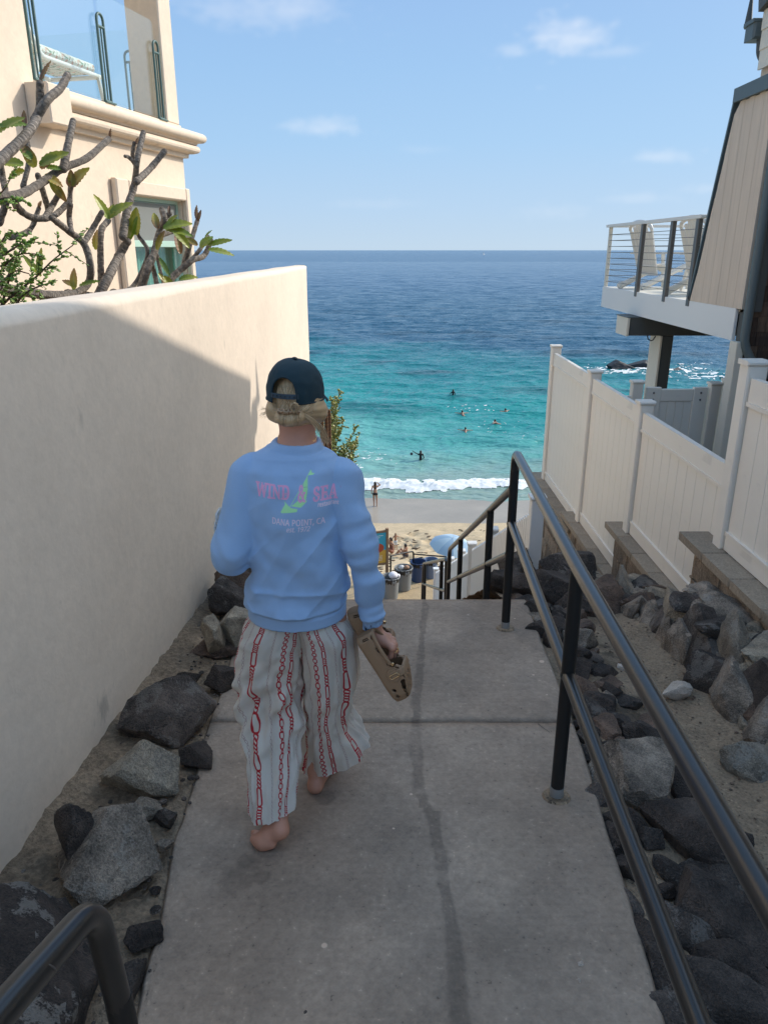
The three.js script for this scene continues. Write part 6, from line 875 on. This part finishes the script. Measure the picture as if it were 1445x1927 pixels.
  for (let k = 0; k < 110; k++) { const t0 = R() * 6.28, pts = [], cx = tie.x + 0.022, cy = tie.y + 0.016, r = 0.009 + 0.004 * R(); for (let m = 0; m < 8; m++) { const t = t0 + m * 0.6; pts.push(V(cx + r * Math.cos(t), cy + r * 1.1 * Math.sin(t), tie.z + 0.012 + 0.010 * Math.sin(t * 2 + k) * 0.6 + 0.006 * R())); } strand(pts, 0.0007); }       // loop above the tie
  for (let k = 0; k < 46; k++) { const s = V(tie.x + 0.03 + 0.02 * R(), tie.y - 0.008, tie.z - 0.01); strand([s, s.clone().add(V(0.03, -0.02, 0)), s.clone().add(V(0.05 + 0.012 * R(), -0.05 - 0.015 * R(), -0.012)), s.clone().add(V(0.062 + 0.014 * R(), -0.085 - 0.02 * R(), -0.02))], 0.0006); }  // loose lock on the neck
  for (let k = 0; k < 26; k++) { const s = V(hairC.x - 0.086, hairC.y - 0.02 - 0.03 * R(), hairC.z + 0.03), l = 0.01 + 0.028 * R() * R(); strand([s, s.clone().add(V(-l * 0.5, -0.004 * R(), 0.005)), s.clone().add(V(-l, -0.012 + 0.02 * R(), 0.01))], 0.00035); }
  mesh('hair', merge(H), phys({ vertexColors: true, roughness: 0.42, sheen: 0.2, sheenColor: L(0.8, 0.6, 0.4) }), P);
  { const g = []; for (let k = 0; k < 12; k++) { const t = k / 11; g.push(new THREE.TorusGeometry(0.0065, 0.0028, 6, 10).rotateY(1.2).rotateZ(k).translate(tie.x - 0.026 + 0.055 * t, tie.y + 0.003 + 0.003 * Math.sin(k), tie.z + 0.014 - 0.03 * (t - 0.5) * (t - 0.5))); } mesh('scrunchie', merge(g), std({ color: L(0.42, 0.27, 0.16), roughness: 0.85 }), P); }

  // --- cap worn forwards, strap and opening at the back
  const yaw = 0.24, CC = V(headC.x - 0.002, headC.y + 0.022, headC.z), hx = 0.0855, hz = 0.110, hy = 0.104, c2 = Math.cos(yaw), s2 = Math.sin(yaw);
  const capPt = (az, el, o = 0) => { const e = el, ce = Math.pow(Math.cos(e), 0.72), se = Math.pow(Math.max(0, Math.sin(e)), 0.95), seam = 0.0012 * Math.exp(-Math.pow((((az / 6.2832 * 6) % 1 + 1) % 1 - 0.5) / 0.03, 2)), wv = 0.0025 * n3(Math.cos(az) * 4, e * 4, Math.sin(az) * 4); const x = (hx + o + wv - seam) * ce * Math.sin(az), z = (hz + o + wv - seam) * ce * Math.cos(az), y = (hy + o) * se - 0.004 + (e < 0.02 ? -0.012 : 0); return V(CC.x + x * c2 - z * s2 * 1, CC.y + y - 0.004 * Math.sin(az), CC.z + x * s2 + z * c2); };
  const cap = [], nu = 120, nv = 40, keepArch = (az, el) => { let a = az; while (a > Math.PI) a -= 2 * Math.PI; return Math.abs(a) < 0.44 && el < 0.20 + 0.42 * Math.sqrt(Math.max(0, 1 - Math.pow(a / 0.44, 2))) ; };
  { const pos = [], idx = [], keep = []; for (let jj = 0; jj <= nv; jj++) for (let i = 0; i <= nu; i++) { const az = -Math.PI + i / nu * 2 * Math.PI, el = -0.0 + jj / nv * Math.PI / 2; const v = capPt(az, el); pos.push(v.x, v.y, v.z); keep.push(!keepArch(az, el)); } for (let jj = 0; jj < nv; jj++) for (let i = 0; i < nu; i++) { const a = jj * (nu + 1) + i, b = a + 1, d = a + nu + 1, e = d + 1; if (keep[a] || keep[b] || keep[d] || keep[e]) { if (keep[a] + keep[b] + keep[d] + keep[e] >= 3) idx.push(a, b, e, a, e, d); } } const g = new THREE.BufferGeometry(); g.setAttribute('position', new THREE.Float32BufferAttribute(pos, 3)); g.setIndex(idx); g.computeVertexNormals(); cap.push(prep(g)); }
  { const rim = []; for (let k = 0; k <= 26; k++) { const a = -0.46 + 0.92 * k / 26; rim.push(capPt(a, 0.20 + 0.44 * Math.sqrt(Math.max(0, 1 - Math.pow(a / 0.46, 2))), 0.001)); } cap.push(prep(new THREE.TubeGeometry(new THREE.CatmullRomCurve3([capPt(-0.46, 0.01, 0.001), ...rim, capPt(0.46, 0.01, 0.001)]), 60, 0.003, 6, false))); const hem = []; for (let k = 0; k <= 50; k++) { const a = 0.46 + (2 * Math.PI - 0.92) * k / 50; hem.push(capPt(a, 0.0, 0.0005)); } cap.push(prep(new THREE.TubeGeometry(new THREE.CatmullRomCurve3(hem), 90, 0.0028, 6, false))); }
  const capM = phys({ color: L(0.013, 0.036, 0.046), roughness: 0.9, sheen: 0.35, sheenRoughness: 0.5, sheenColor: L(0.12, 0.2, 0.26), bumpMap: knit, bumpScale: 0.001 }), CG = new THREE.Group(); put(CG, 'cap', P);
  mesh('crown_panels', merge(cap), capM, CG); mesh('button', new THREE.SphereGeometry(0.009, 14, 8).scale(1, 0.55, 1).translate(...capPt(0, Math.PI / 2).add(V(0, 0.002, 0)).toArray()), capM, CG);
  mesh('adjuster_strap', sheet(24, 6, (a, b) => { const az = -0.5 + 1.04 * a, e = 0.02 + 0.13 * b, v = capPt(az, e, 0.003); return [v.x, v.y, v.z]; }), std({ color: L(0.03, 0.055, 0.075), roughness: 0.5 }), CG);
  { const dots = []; for (let k = 0; k < 6; k++) { const v = capPt(-0.36 + k * 0.15, 0.085, 0.005); dots.push(new THREE.SphereGeometry(0.0024, 8, 6).translate(v.x, v.y, v.z)); } mesh('snaps', merge(dots), std({ color: L(0.012, 0.02, 0.03), roughness: 0.5 }), CG); }
  mesh('bill', merge([0, 1].map((k) => sheet(20, 8, (a, b) => { const az = Math.PI + (a - 0.5) * 2.2, v = capPt(az, 0.0, 0.001), f = V(s2, 0, -c2), lat = (a - 0.5) * 2, len = 0.072 * Math.sqrt(Math.max(0, 1 - lat * lat * 0.92)) * b; return [v.x + f.x * len, v.y - 0.012 * lat * lat * b - 0.30 * len - k * 0.004, v.z + f.z * len]; }))), capM, CG);

  // --- white crochet bag tucked in the crook of the left arm
  const bag = thing('crochet_bag', 'white crochet bag edge showing beside the bent blue elbow', 'bag', O.toArray());
  const bc = elL.clone().add(V(-0.028, 0.035, -0.14)), bg = []; for (let k = 0; k < 9; k++) for (let m = 0; m < 5; m++) bg.push(new THREE.TorusGeometry(0.009, 0.0032, 5, 9).rotateY(0.9 + 0.2 * m).translate(bc.x - 0.036 + 0.004 * Math.sin(k), bc.y - 0.07 + k * 0.0145, bc.z - 0.02 + m * 0.0145));
  mesh('crochet_edge', merge(bg), std({ color: L(0.72, 0.70, 0.66), roughness: 0.95 }), bag); mesh('pouch', nets((x, y, z) => ell(x, y, z, bc.clone().add(V(0.01, -0.01, -0.02)), 0.042, 0.085, 0.06) + 0.003 * n3(x * 60, y * 60, z * 60), [bc.x - 0.07, bc.y - 0.13, bc.z - 0.12], [bc.x + 0.09, bc.y + 0.11, bc.z + 0.08], 0.007), std({ color: L(0.70, 0.68, 0.64), roughness: 0.95 }), bag);
}
// ---------------------------------------------------------------- the pair of clogs in her hand
{
  const foam = std({ color: L(0.33, 0.195, 0.105), roughness: 0.62, bumpMap: grit, bumpScale: 0.0006 }), lining = std({ color: L(0.05, 0.022, 0.018), roughness: 0.95 }), gold = std({ color: L(0.85, 0.62, 0.34), roughness: 0.25, metalness: 1 });
  // x heel to toe, y up from the sole, z across
  const Ln = 0.262, hw = (x) => lerpTable([[-0.131, 0.018], [-0.115, 0.034], [-0.06, 0.038], [0, 0.042], [0.06, 0.050], [0.10, 0.049], [0.122, 0.038], [0.131, 0.022]], x), ht = (x) => lerpTable([[-0.131, 0.066], [-0.06, 0.062], [-0.01, 0.072], [0.02, 0.092], [0.05, 0.088], [0.09, 0.070], [0.12, 0.056], [0.131, 0.044]], x);
  const outer = (x, y, z) => { const W = hw(x), Ht = ht(x), yc = Ht / 2; const qx = Math.max(0, Math.abs(x) - 0.131), a = Math.abs(z) - (W - 0.014 - 0.004 * smooth(0.03, Ht, y)), b = Math.abs(y - yc) - (yc - 0.014); const d2 = Math.hypot(Math.max(a, 0), Math.max(b, 0)) + Math.min(0, Math.max(a, b)) - 0.014; return Math.max(d2, Math.abs(x) - 0.131) + qx * 0; };
  const inner = (x, y, z) => { const W = hw(x) - 0.0065, a = Math.abs(z) - W, b = 0.020 - y, c = y - (x > 0.0 ? ht(x) - 0.008 : 9), e = Math.abs(x) - 0.120; return Math.max(a, b, c, e); };
  const open = (x, y, z) => Math.max(ell(x, y, z, V(-0.055, 0.10, 0), 0.088, 0.052, 0.044));
  const holes = [[0.062, 0.020], [0.085, 0.026], [0.066, -0.020], [0.090, -0.018], [0.078, 0.0], [0.10, 0.006], [0.052, 0.0]];
  const shell = (x, y, z) => { let d = outer(x, y, z); d = Math.max(d, -inner(x, y, z), -open(x, y, z)); for (const [a, b] of holes) d = Math.max(d, -(Math.max(Math.hypot(x - a, z - b) - 0.0058, 0.03 - y))); for (const [a, b] of [[0.075, 0.026], [0.100, 0.023]]) d = Math.max(d, -Math.max(Math.hypot((x - a) * 0.9, y - b) - 0.0062, 0.028 - z)); return d; };
  const g = nets(shell, [-0.14, -0.006, -0.062], [0.14, 0.108, 0.062], 0.0042);
  const liner = prep(sheet(24, 10, (a, b) => { const x = mix(-0.118, 0.10, a), W = hw(x) - 0.007; return [x, 0.0215, (b - 0.5) * 2 * W]; }));
  const strapG = nets((x, y, z) => { const Ht = ht(x), d = Math.abs(outer(x, y, z) - 0.0028) - 0.0028; return Math.max(d, Math.abs(x - 0.026) - 0.012, 0.045 - y); }, [0.005, 0.035, -0.062], [0.05, 0.112, 0.062], 0.0035);
  const tabG = nets((x, y, z) => Math.max(Math.abs(outer(x, y, z) - 0.002) - 0.0022, Math.hypot((x - 0.026) * 0.9, y - 0.052) - 0.021, 0.01 - z), [-0.005, 0.025, 0.02], [0.058, 0.085, 0.065], 0.003);
  const heel = []; for (let k = 0; k <= 14; k++) { const t = -Math.PI / 2 + k / 14 * Math.PI; heel.push(V(-0.012 - 0.118 * Math.cos(t), 0.066 - 0.004 * Math.cos(t), 0.044 * Math.sin(t))); }   // resting on the heel rim
  function clog(label, pos, X, Y) {
    const c = thing('clog', label, 'clog', pos.toArray(), 0, 'clogs held in the hand'), Z = X.clone().cross(Y).normalize(); c.quaternion.setFromRotationMatrix(new THREE.Matrix4().makeBasis(X, Y, Z));
    mesh('shell', g, foam, c); mesh('insole', liner, lining, c); mesh('strap', strapG, foam, c); mesh('strap_tab', tabG, foam, c);
    mesh('buckle', merge([pipe([V(0.020, 0.043, 0.0535), V(0.020, 0.073, 0.049), V(0.034, 0.073, 0.049), V(0.034, 0.043, 0.0535), V(0.0205, 0.043, 0.0535)], 0.0016, 0.006, 6, 600)]), gold, c);
    mesh('heel_strap', bandAlong(heel, 0.007, 0.0035), foam, c); for (const s of [-1, 1]) mesh('rivet', new THREE.CylinderGeometry(0.005, 0.005, 0.006, 12).rotateX(Math.PI / 2).translate(-0.012, 0.075, s * 0.048), gold, c);
    return c;
  }
  const D = 2.17, heelP = at(676, 1196, D), toeP = at(757, 1312, D - 0.02), X = toeP.clone().sub(heelP).normalize(), Y0 = V(0.83, 0.50, 0.16); const Y = Y0.sub(X.clone().multiplyScalar(Y0.dot(X))).normalize();
  clog('tan clog with gold buckle hanging nearer, toe down, from the right hand', heelP.clone().lerp(toeP, 0.5).addScaledVector(Y, -0.012), X, Y);
  const h2 = at(654, 1152, 2.245), X2 = V(0.43, -0.86, -0.12).normalize(), Y2r = V(0.86, 0.42, 0.2), Y2 = Y2r.sub(X2.clone().multiplyScalar(Y2r.dot(X2))).normalize();
  clog('tan clog hanging behind, heel up against the trousers', h2.clone().addScaledVector(X2, 0.128).addScaledVector(Y2, 0.0), X2, Y2);
}
function bandAlong(pts, w, t) { const cv = new THREE.CatmullRomCurve3(pts), g = []; return sheet(30, 8, (a, b) => { const c = cv.getPointAt(a), f = b * 6.2832, n = V(c.x + 0.012, 0, c.z).normalize(); return [c.x + n.x * t * Math.cos(f), c.y + w * Math.sin(f), c.z + n.z * t * Math.cos(f)]; }, false); }

// ---------------------------------------------------------------- things on the landing, beach and water
{
  // trash cans
  const canM = std({ color: L(0.215, 0.225, 0.225), roughness: 0.6, bumpMap: grit, bumpScale: 0.002 }), bagM = std({ color: L(0.012, 0.012, 0.013), roughness: 0.35 }), blue = std({ color: L(0.035, 0.07, 0.17), roughness: 0.5 });
  function can(px, py, D, name, label, mat, s, extra) {
    const p = at(px, py, D), T = thing(name, label, 'trash can', [p.x, -11.03, -D], 0.4, 'bins on the landing');
    const prof = [[0.001, 0.0], [0.21, 0.0], [0.225, 0.02], [0.262, 0.66], [0.268, 0.70], [0.292, 0.70], [0.295, 0.74], [0.288, 0.765], [0.268, 0.76], [0.262, 0.72], [0.22, 0.05], [0.001, 0.04]].map(([a, b]) => new THREE.Vector2(a * s, b * s));
    mesh('body', new THREE.LatheGeometry(prof, 28), mat, T);
    mesh('liner_bag', sheet(40, 6, (a, b) => { const t = a * 6.2832, r = (b < 0.5 ? mix(0.3, 0.272, b * 2) : mix(0.272, 0.235, (b - 0.5) * 2)) + 0.006 * Math.sin(t * 17), y = b < 0.3 ? 0.70 + b * 0.28 : mix(0.775, 0.45, (b - 0.3) / 0.7); return [r * s * Math.cos(t), (y + 0.008 * Math.sin(t * 11)) * s, r * s * Math.sin(t)]; }, true), bagM, T);
    for (const a of [0, Math.PI]) mesh('handle', span(-0.07, 0.07, 0.60, 0.70, 0.262, 0.305, 0.012).scale(s, s, s).rotateY(a), mat, T);
    if (extra) extra(T, s); return T;
  }
  const trash = (list) => (T, s) => { for (const [x, y, z, r, c] of list) mesh('refuse', new THREE.IcosahedronGeometry(r * s, 2).scale(1, 0.8, 1).translate(x * s, y * s, z * s), std({ color: L(...c), roughness: 0.8 }), T); };
  can(735, 1122, 22.6, 'trash_can', 'grey trash can topped by a white bundle, nearer the stairs', canM, 1.06, trash([[0.06, 0.80, 0.06, 0.15, [0.75, 0.72, 0.74]], [0.2, 0.78, 0.1, 0.08, [0.7, 0.68, 0.7]], [-0.08, 0.72, 0, 0.12, [0.05, 0.05, 0.05]]]));
  can(759, 1110, 23.3, 'trash_can', 'grey trash can behind, holding a brown paper bag', canM, 1.08, trash([[0.08, 0.76, 0.05, 0.09, [0.35, 0.2, 0.12]], [-0.05, 0.74, -0.05, 0.1, [0.6, 0.58, 0.55]]]));
  can(786, 1100, 24.0, 'recycling_bin', 'dark blue bin lined in black beside the grey trash cans', blue, 0.98);
  can(810, 1096, 24.3, 'recycling_bin', 'pale blue rimmed bin partly behind the lower railing posts', std({ color: L(0.16, 0.22, 0.34), roughness: 0.5 }), 0.9);
  // notice board
  const sgn = at(728, 1060, 24.0), S = thing('beach_sign', 'turquoise and orange beach notice board on a wooden post', 'sign', [sgn.x, -11.03, -24.0], 0.35);
  const wood = std({ color: L(0.30, 0.19, 0.11), roughness: 0.85 });
  const sc = document.createElement('canvas'); sc.width = 256; sc.height = 384; const c = sc.getContext('2d'); c.fillStyle = 'rgb(70,180,205)'; c.fillRect(0, 0, 256, 384); c.fillStyle = 'rgb(235,185,80)'; c.fillRect(0, 220, 256, 164); c.fillStyle = 'rgb(200,90,60)'; c.beginPath(); c.ellipse(150, 190, 80, 60, 0, 0, 7); c.fill(); c.fillStyle = 'rgba(255,255,255,0.85)'; for (let k = 0; k < 3; k++) c.fillRect(30, 30 + k * 22, 190 - k * 40, 9); for (let k = 0; k < 4; k++) c.fillRect(30, 290 + k * 18, 180, 6);
  const stx = new THREE.CanvasTexture(sc); stx.colorSpace = THREE.SRGBColorSpace;
  const face = new THREE.PlaneGeometry(0.75, 1.12).translate(-0.42, 1.28, 0.028); mesh('panel_print', face, std({ map: stx, roughness: 0.5 }), S); mesh('panel', span(-0.8, -0.04, 0.71, 1.85, -0.02, 0.022, 0.006), wood, S);
  for (const x of [-0.86, 0.0]) mesh('post', span(x - 0.045, x + 0.045, -0.1, 1.98, -0.05, 0.05, 0.008), wood, S); mesh('frame_rail', span(-0.814, -0.046, 1.852, 1.92, -0.035, 0.035, 0.006), wood, S); mesh('frame_rail', span(-0.814, -0.046, 0.64, 0.708, -0.035, 0.035, 0.006), wood, S);
  { const R = rng(72), bits = []; for (let q = 0; q < 900; q++) { const D = 27 + R() * 14, x = -8 + R() * 22; if (n3(x * 0.5, D * 0.7, 3) + 0.25 * R() < 0.05) continue; const s = 0.04 + 0.10 * R() * R(); bits.push(new THREE.IcosahedronGeometry(s, 1).scale(1.8, 0.35, 0.7).rotateY(R() * 1.2 - 0.6).translate(x, landY(D) + 0.03, -D)); } const k = mesh('dark_flakes', merge(bits.map((g) => prep(g))), std({ color: L(0.10, 0.07, 0.045), roughness: 0.95 })); k.userData.kind = 'stuff'; tag(k, 'small added dark seaweed strewn over the dry sand', 'flakes'); }  // dark flakes added to strengthen the faint footprint marks
  // umbrella
  const up = at(845, 1036, 33), U = thing('beach_umbrella', 'pale blue beach umbrella open on the sand', 'umbrella', [up.x, landY(33) - 0.05, -33]);
  U.rotation.set(0.18, 0, -0.12); const cloth = [[0.30, 0.46, 0.62], [0.42, 0.58, 0.70]].map((k) => phys({ color: L(...k), roughness: 0.85, transmission: 0.3, thickness: 0 }));
  for (let k = 0; k < 8; k++) mesh('canopy_panel', sheet(6, 8, (a, b) => { const t = (k + a) / 8 * 6.2832, r = 1.05 * b * (1 - 0.05 * Math.sin(a * Math.PI) * b); return [r * Math.cos(t), 1.2 - 0.46 * b * b, r * Math.sin(t)]; }), cloth[k % 2], U);
  mesh('pole', rod(V(0, -0.3, 0), V(0, 1.25, 0), 0.02), M.white, U); for (let k = 0; k < 8; k++) { const t = k / 8 * 6.2832; mesh('rib', rod(V(0, 1.16, 0), V(1.03 * Math.cos(t), 0.73, 1.03 * Math.sin(t)), 0.008, 0.006, 5), M.steel, U); }
  // towels and bags by the umbrella
  const towel = (px, py, D, w, d, col, label) => { const p = at(px, py, D), y = landY(D); tag(mesh('beach_towel', sheet(16, 16, (a, b) => { const x = p.x + (a - 0.5) * w, DD = D + (b - 0.5) * d; return [x, landY(DD) + 0.10 + 0.03 * n3(x * 3, DD * 3, 2), -DD]; }), std({ color: L(...col), roughness: 0.95 })), label, 'towel', 'towels on the sand'); };
  towel(776, 1068, 27.5, 0.9, 1.7, [0.06, 0.50, 0.46], 'turquoise towel behind the grey trash cans'); towel(826, 1078, 27.0, 1.3, 1.5, [0.07, 0.48, 0.46], 'turquoise towel under the pale blue umbrella'); towel(838, 1068, 28.6, 1.2, 1.2, [0.60, 0.57, 0.42], 'cream towel in front of the pale blue umbrella');
  for (const [px, py, D, s, col, label] of [[833, 1066, 27.6, 0.34, [0.03, 0.05, 0.12], 'navy bag on the towels by the umbrella'], [826, 1083, 26.2, 0.4, [0.12, 0.07, 0.045], 'brown bag on the sand by the railing posts'], [843, 1080, 26.4, 0.3, [0.22, 0.08, 0.06], 'small red-brown bag beside the brown bag']]) { const p = at(px, py, D), B = thing('beach_bag', label, 'bag', [p.x, landY(D) + 0.05, -D], 0.5, 'bags on the sand'); const mm = std({ color: L(...col), roughness: 0.8 }); mesh('body', nets((x, y, z) => ell(x, y, z, V(0, s * 0.4, 0), s * 0.7, s * 0.5, s * 0.4) + 0.02 * n3(x * 9, y * 9, z * 9), [-s, -s * 0.3, -s * 0.7], [s, s * 1.1, s * 0.7], 0.04), mm, B); mesh('handle', new THREE.TorusGeometry(s * 0.3, 0.02, 6, 16, Math.PI).translate(0, s * 0.8, 0), mm, B); }
  // people on the beach and in the water
  const tone = { skin: [0.42, 0.24, 0.16], tan: [0.36, 0.19, 0.115], black: [0.012, 0.012, 0.014], hair: [0.02, 0.014, 0.01] };
  function figure(label, D, x, y, turn, h, pose, dress, group) {
    const T = thing('person', label, 'person', [x, y, -D], turn, group), J = pose, s = h / 1.7; const v = (a) => V(a[0], a[1], a[2]);
    const f = (x1, y1, z1) => { let d = ell(x1, y1, z1, v(J.head), 0.078, 0.11, 0.092); d = smin(d, cone(x1, y1, z1, v(J.head), v(J.neck), 0.05, 0.052), 0.03); d = smin(d, cone(x1, y1, z1, v(J.shL), v(J.shR), 0.06, 0.06), 0.05); d = smin(d, cone(x1, y1, z1, v(J.neck), v(J.waist), 0.10, 0.105), 0.07); d = smin(d, cone(x1, y1, z1, v(J.waist), v(J.hip), 0.105, 0.135), 0.06); for (const [a, b, c, e] of [['shL', 'elL', 'haL', 0], ['shR', 'elR', 'haR', 0]]) { d = smin(d, cone(x1, y1, z1, v(J[a]), v(J[b]), 0.045, 0.038), 0.03); d = smin(d, cone(x1, y1, z1, v(J[b]), v(J[c]), 0.036, 0.03), 0.02); } if (J.knL) for (const [a, b, c] of [['hiL', 'knL', 'anL'], ['hiR', 'knR', 'anR']]) { d = smin(d, cone(x1, y1, z1, v(J[a]), v(J[b]), 0.085, 0.055), 0.04); d = smin(d, cone(x1, y1, z1, v(J[b]), v(J[c]), 0.052, 0.034), 0.03); const q = v(J[c]); d = smin(d, cone(x1, y1, z1, q, q.clone().add(V(0, -0.03, -0.13)), 0.036, 0.03), 0.02); } return d; };
    const pts = Object.values(J), lo = [0, 1, 2].map((k) => Math.min(...pts.map((a) => a[k])) - 0.18), hi = [0, 1, 2].map((k) => Math.max(...pts.map((a) => a[k])) + 0.18);
    const g = nets(f, lo, hi, 0.03); paint(g, (a, b, c) => dress(a, b, c)); g.scale(s, s, s); mesh('body', g, std({ vertexColors: true, roughness: 0.7 }), T);
    if (J.hairLen !== undefined) { const hd = v(J.head), hg = nets((a, b, c) => { let d = ell(a, b, c, hd.clone().add(V(0, 0.02, 0.015)), 0.09, 0.115, 0.105); d = Math.max(d, -(c - hd.z + 0.05)); if (J.hairLen[0] > 0) d = smin(d, cone(a, b, c, hd.clone().add(V(0, 0, 0.05)), hd.clone().add(V(0, -J.hairLen[0], 0.09)), 0.08, 0.05), 0.04); return d; }, [hd.x - 0.16, hd.y - 0.55, hd.z - 0.16], [hd.x + 0.16, hd.y + 0.17, hd.z + 0.22], 0.025); hg.scale(s, s, s); mesh('hair', hg, std({ color: L(...J.hairLen.slice(1)), roughness: 0.6 }), T); }
    return T;
  }
  const stand = { head: [0, 1.58, 0], neck: [0, 1.44, 0], waist: [0, 1.08, 0], hip: [0, 0.92, 0.01], shL: [-0.17, 1.38, 0], shR: [0.17, 1.38, 0], elL: [-0.24, 1.10, 0.02], haL: [-0.22, 0.86, -0.04], elR: [0.24, 1.10, 0.02], haR: [0.22, 0.86, -0.04], hiL: [-0.09, 0.88, 0], hiR: [0.09, 0.88, 0], knL: [-0.09, 0.48, -0.02], knR: [0.1, 0.48, 0.02], anL: [-0.08, 0.07, 0.02], anR: [0.1, 0.07, 0.06] };
  const w = at(706, 955, 46.2); figure('person with long dark hair in a black bikini facing the waves', 46.2, w.x, landY(46.2) - 0.01, 0.1, 1.70, { ...stand, elR: [0.33, 1.46, -0.05], haR: [0.13, 1.62, -0.10], hairLen: [0.32, ...tone.hair] }, (x, y, z) => (y > 0.80 && y < 0.99 && Math.abs(x) < 0.2) || (y > 1.24 && y < 1.29 && Math.abs(x) < 0.16) ? tone.black : tone.skin);
  const kid = at(744, 1037, 37.0); figure('small child in pale shorts standing on the dry sand', 37, kid.x, landY(37) - 0.03, 0.5, 1.0, { ...stand, elL: [-0.32, 1.2, 0], haL: [-0.42, 1.0, -0.06], elR: [0.34, 1.26, 0], haR: [0.56, 1.2, -0.1], hairLen: [0, 0.25, 0.16, 0.09] }, (x, y, z) => y > 0.55 && y < 1.0 && Math.abs(x) < 0.24 ? [0.50, 0.56, 0.62] : tone.tan);
  const sit = { head: [0, 0.76, 0.02], neck: [0, 0.62, 0.04], waist: [0, 0.28, 0.10], hip: [0, 0.14, 0.10], shL: [-0.17, 0.56, 0.05], shR: [0.17, 0.56, 0.05], elL: [-0.27, 0.34, -0.05], haL: [-0.16, 0.36, -0.28], elR: [0.27, 0.34, -0.05], haR: [0.16, 0.36, -0.28], hiL: [-0.1, 0.13, 0.05], hiR: [0.1, 0.13, 0.05], knL: [-0.14, 0.42, -0.36], knR: [0.14, 0.42, -0.36], anL: [-0.12, 0.06, -0.62], anR: [0.12, 0.06, -0.62] };
  const s1 = at(762, 1046, 33.6); figure('person sitting on the sand beyond the landing barrier', 33.6, s1.x, landY(33.6) - 0.02, 1.0, 1.35, { ...sit, hairLen: [0, ...tone.hair] }, (x, y, z) => y < 0.26 && z > -0.05 ? [0.06, 0.05, 0.06] : tone.tan);
  const s2 = at(734, 1030, 35.2); figure('dark-clothed person crouching beside the notice board', 35.2, s2.x, landY(35.2) - 0.02, 2.2, 1.7, { ...sit, hairLen: [0.1, ...tone.hair] }, (x, y, z) => y < 0.5 ? [0.20, 0.075, 0.045] : tone.tan);
  const half = { head: [0, 0.88, 0], neck: [0, 0.74, 0], waist: [0, 0.36, 0], hip: [0, 0.05, 0], shL: [-0.17, 0.68, 0], shR: [0.17, 0.68, 0], elL: [-0.40, 0.80, 0], haL: [-0.66, 0.98, 0], elR: [0.26, 0.42, 0.02], haR: [0.2, 0.28, -0.12], hairLen: [0.02, ...tone.hair] };
  const m = at(791, 878, 57.0); const sw = figure('person in a black wetsuit standing in the shallows with an arm raised', 57, m.x, SEA + 0.05, 0, 1.72, half, (x, y, z) => y > 0.80 && Math.abs(x) < 0.2 ? tone.skin : tone.black);
  const ballP = at(779, 854, 57); const ball = thing('beach_ball', 'small dark and white ball in the air above the raised hand', 'ball', [m.x - 0.72, ballP.y, -57]); mesh('ball_half', new THREE.SphereGeometry(0.12, 16, 8, 0, Math.PI), std({ color: L(0.03, 0.03, 0.04), roughness: 0.4 }), ball); mesh('ball_half', new THREE.SphereGeometry(0.12, 16, 8, Math.PI, Math.PI), std({ color: L(0.6, 0.6, 0.6), roughness: 0.4 }), ball);
  const swim = { head: [0, 0.22, 0], neck: [0, 0.10, 0.02], waist: [0, -0.1, 0.3], hip: [0, -0.14, 0.5], shL: [-0.17, 0.06, 0.04], shR: [0.17, 0.06, 0.04], elL: [-0.42, 0.08, -0.02], haL: [-0.70, 0.12, -0.06], elR: [0.42, 0.06, -0.04], haR: [0.68, 0.04, -0.08], hairLen: [0.03, ...tone.hair] }, tread = { ...half, elL: [-0.3, 0.5, -0.1], haL: [-0.3, 0.34, -0.3] };
  for (const [px, py, D, pose, turn, dy, label] of [[852, 747, 84, tread, 0.3, -0.45, 'swimmer farthest out, upright to the chest'], [869, 789, 74, swim, 0.2, 0, 'swimmer whose dark head shows, midway out'], [875, 822, 67, swim, 0.0, 0.02, 'swimmer with arms spread wide, nearest the breakers'], [930, 803, 70.5, swim, 1.2, 0.02, 'swimmer splashing among drifting foam'], [950, 781, 75.5, swim, 0.7, 0.12, 'swimmer beyond the drifting foam, arms raised']]) { const p = at(px, py, D); figure(label, D, p.x, SEA + wave(p.x, D) + dy, turn, 1.75, pose, (x, y, z) => dy < -0.1 && y < 0.8 ? tone.black : tone.skin, 'swimmers off the beach'); }
  // reef
  const rc = at(1196, 696, 106); let k = 0; for (const [dx, dD, sx, sy, sz, lab] of [[-2.2, 0, 4.6, 2.0, 3.2, 'black reef rock with a pointed top off the deck'], [1.6, 1, 4.4, 1.8, 3, 'flat black reef rock behind the deck column'], [4.6, -3, 1.8, 0.7, 1.4, 'low black reef rock washed by foam']]) { const o = tag(mesh('reef_rock', rockGeo(1200 + k++, sx, sy, sz, 0.1, 14), std({ color: L(0.018, 0.018, 0.018), roughness: 0.6 })), lab, 'rock', 'reef rocks off the beach'); o.position.set(rc.x + dx, SEA + 0.2, -106 - dD); }
  // far sail
  const b = at(910, 470.5, 2600), B = thing('sailing_boat', 'tiny white sailing boat on the horizon', 'boat', [b.x, SEA, -2600], 0.5); mesh('hull', nets((x, y, z) => ell(x, y, z, V(0, 0.5, 0), 4.5, 1.0, 1.4), [-5, -0.8, -2], [5, 1.8, 2], 0.4), M.white, B); mesh('mast', rod(V(0.3, 0.6, 0), V(0.3, 12, 0), 0.09), M.white, B); mesh('sail', sheet(6, 8, (a, c2) => [0.2 - 3.6 * a * (1 - c2), 1.8 + 10 * c2, 0.3 * Math.sin(a * 3)]), M.white, B); mesh('jib', sheet(6, 8, (a, c2) => [0.5 + 3.2 * a * (1 - c2), 1.6 + 8.5 * c2, 0.25 * Math.sin(a * 3)]), M.white, B);
}
renderer.render(scene, camera);
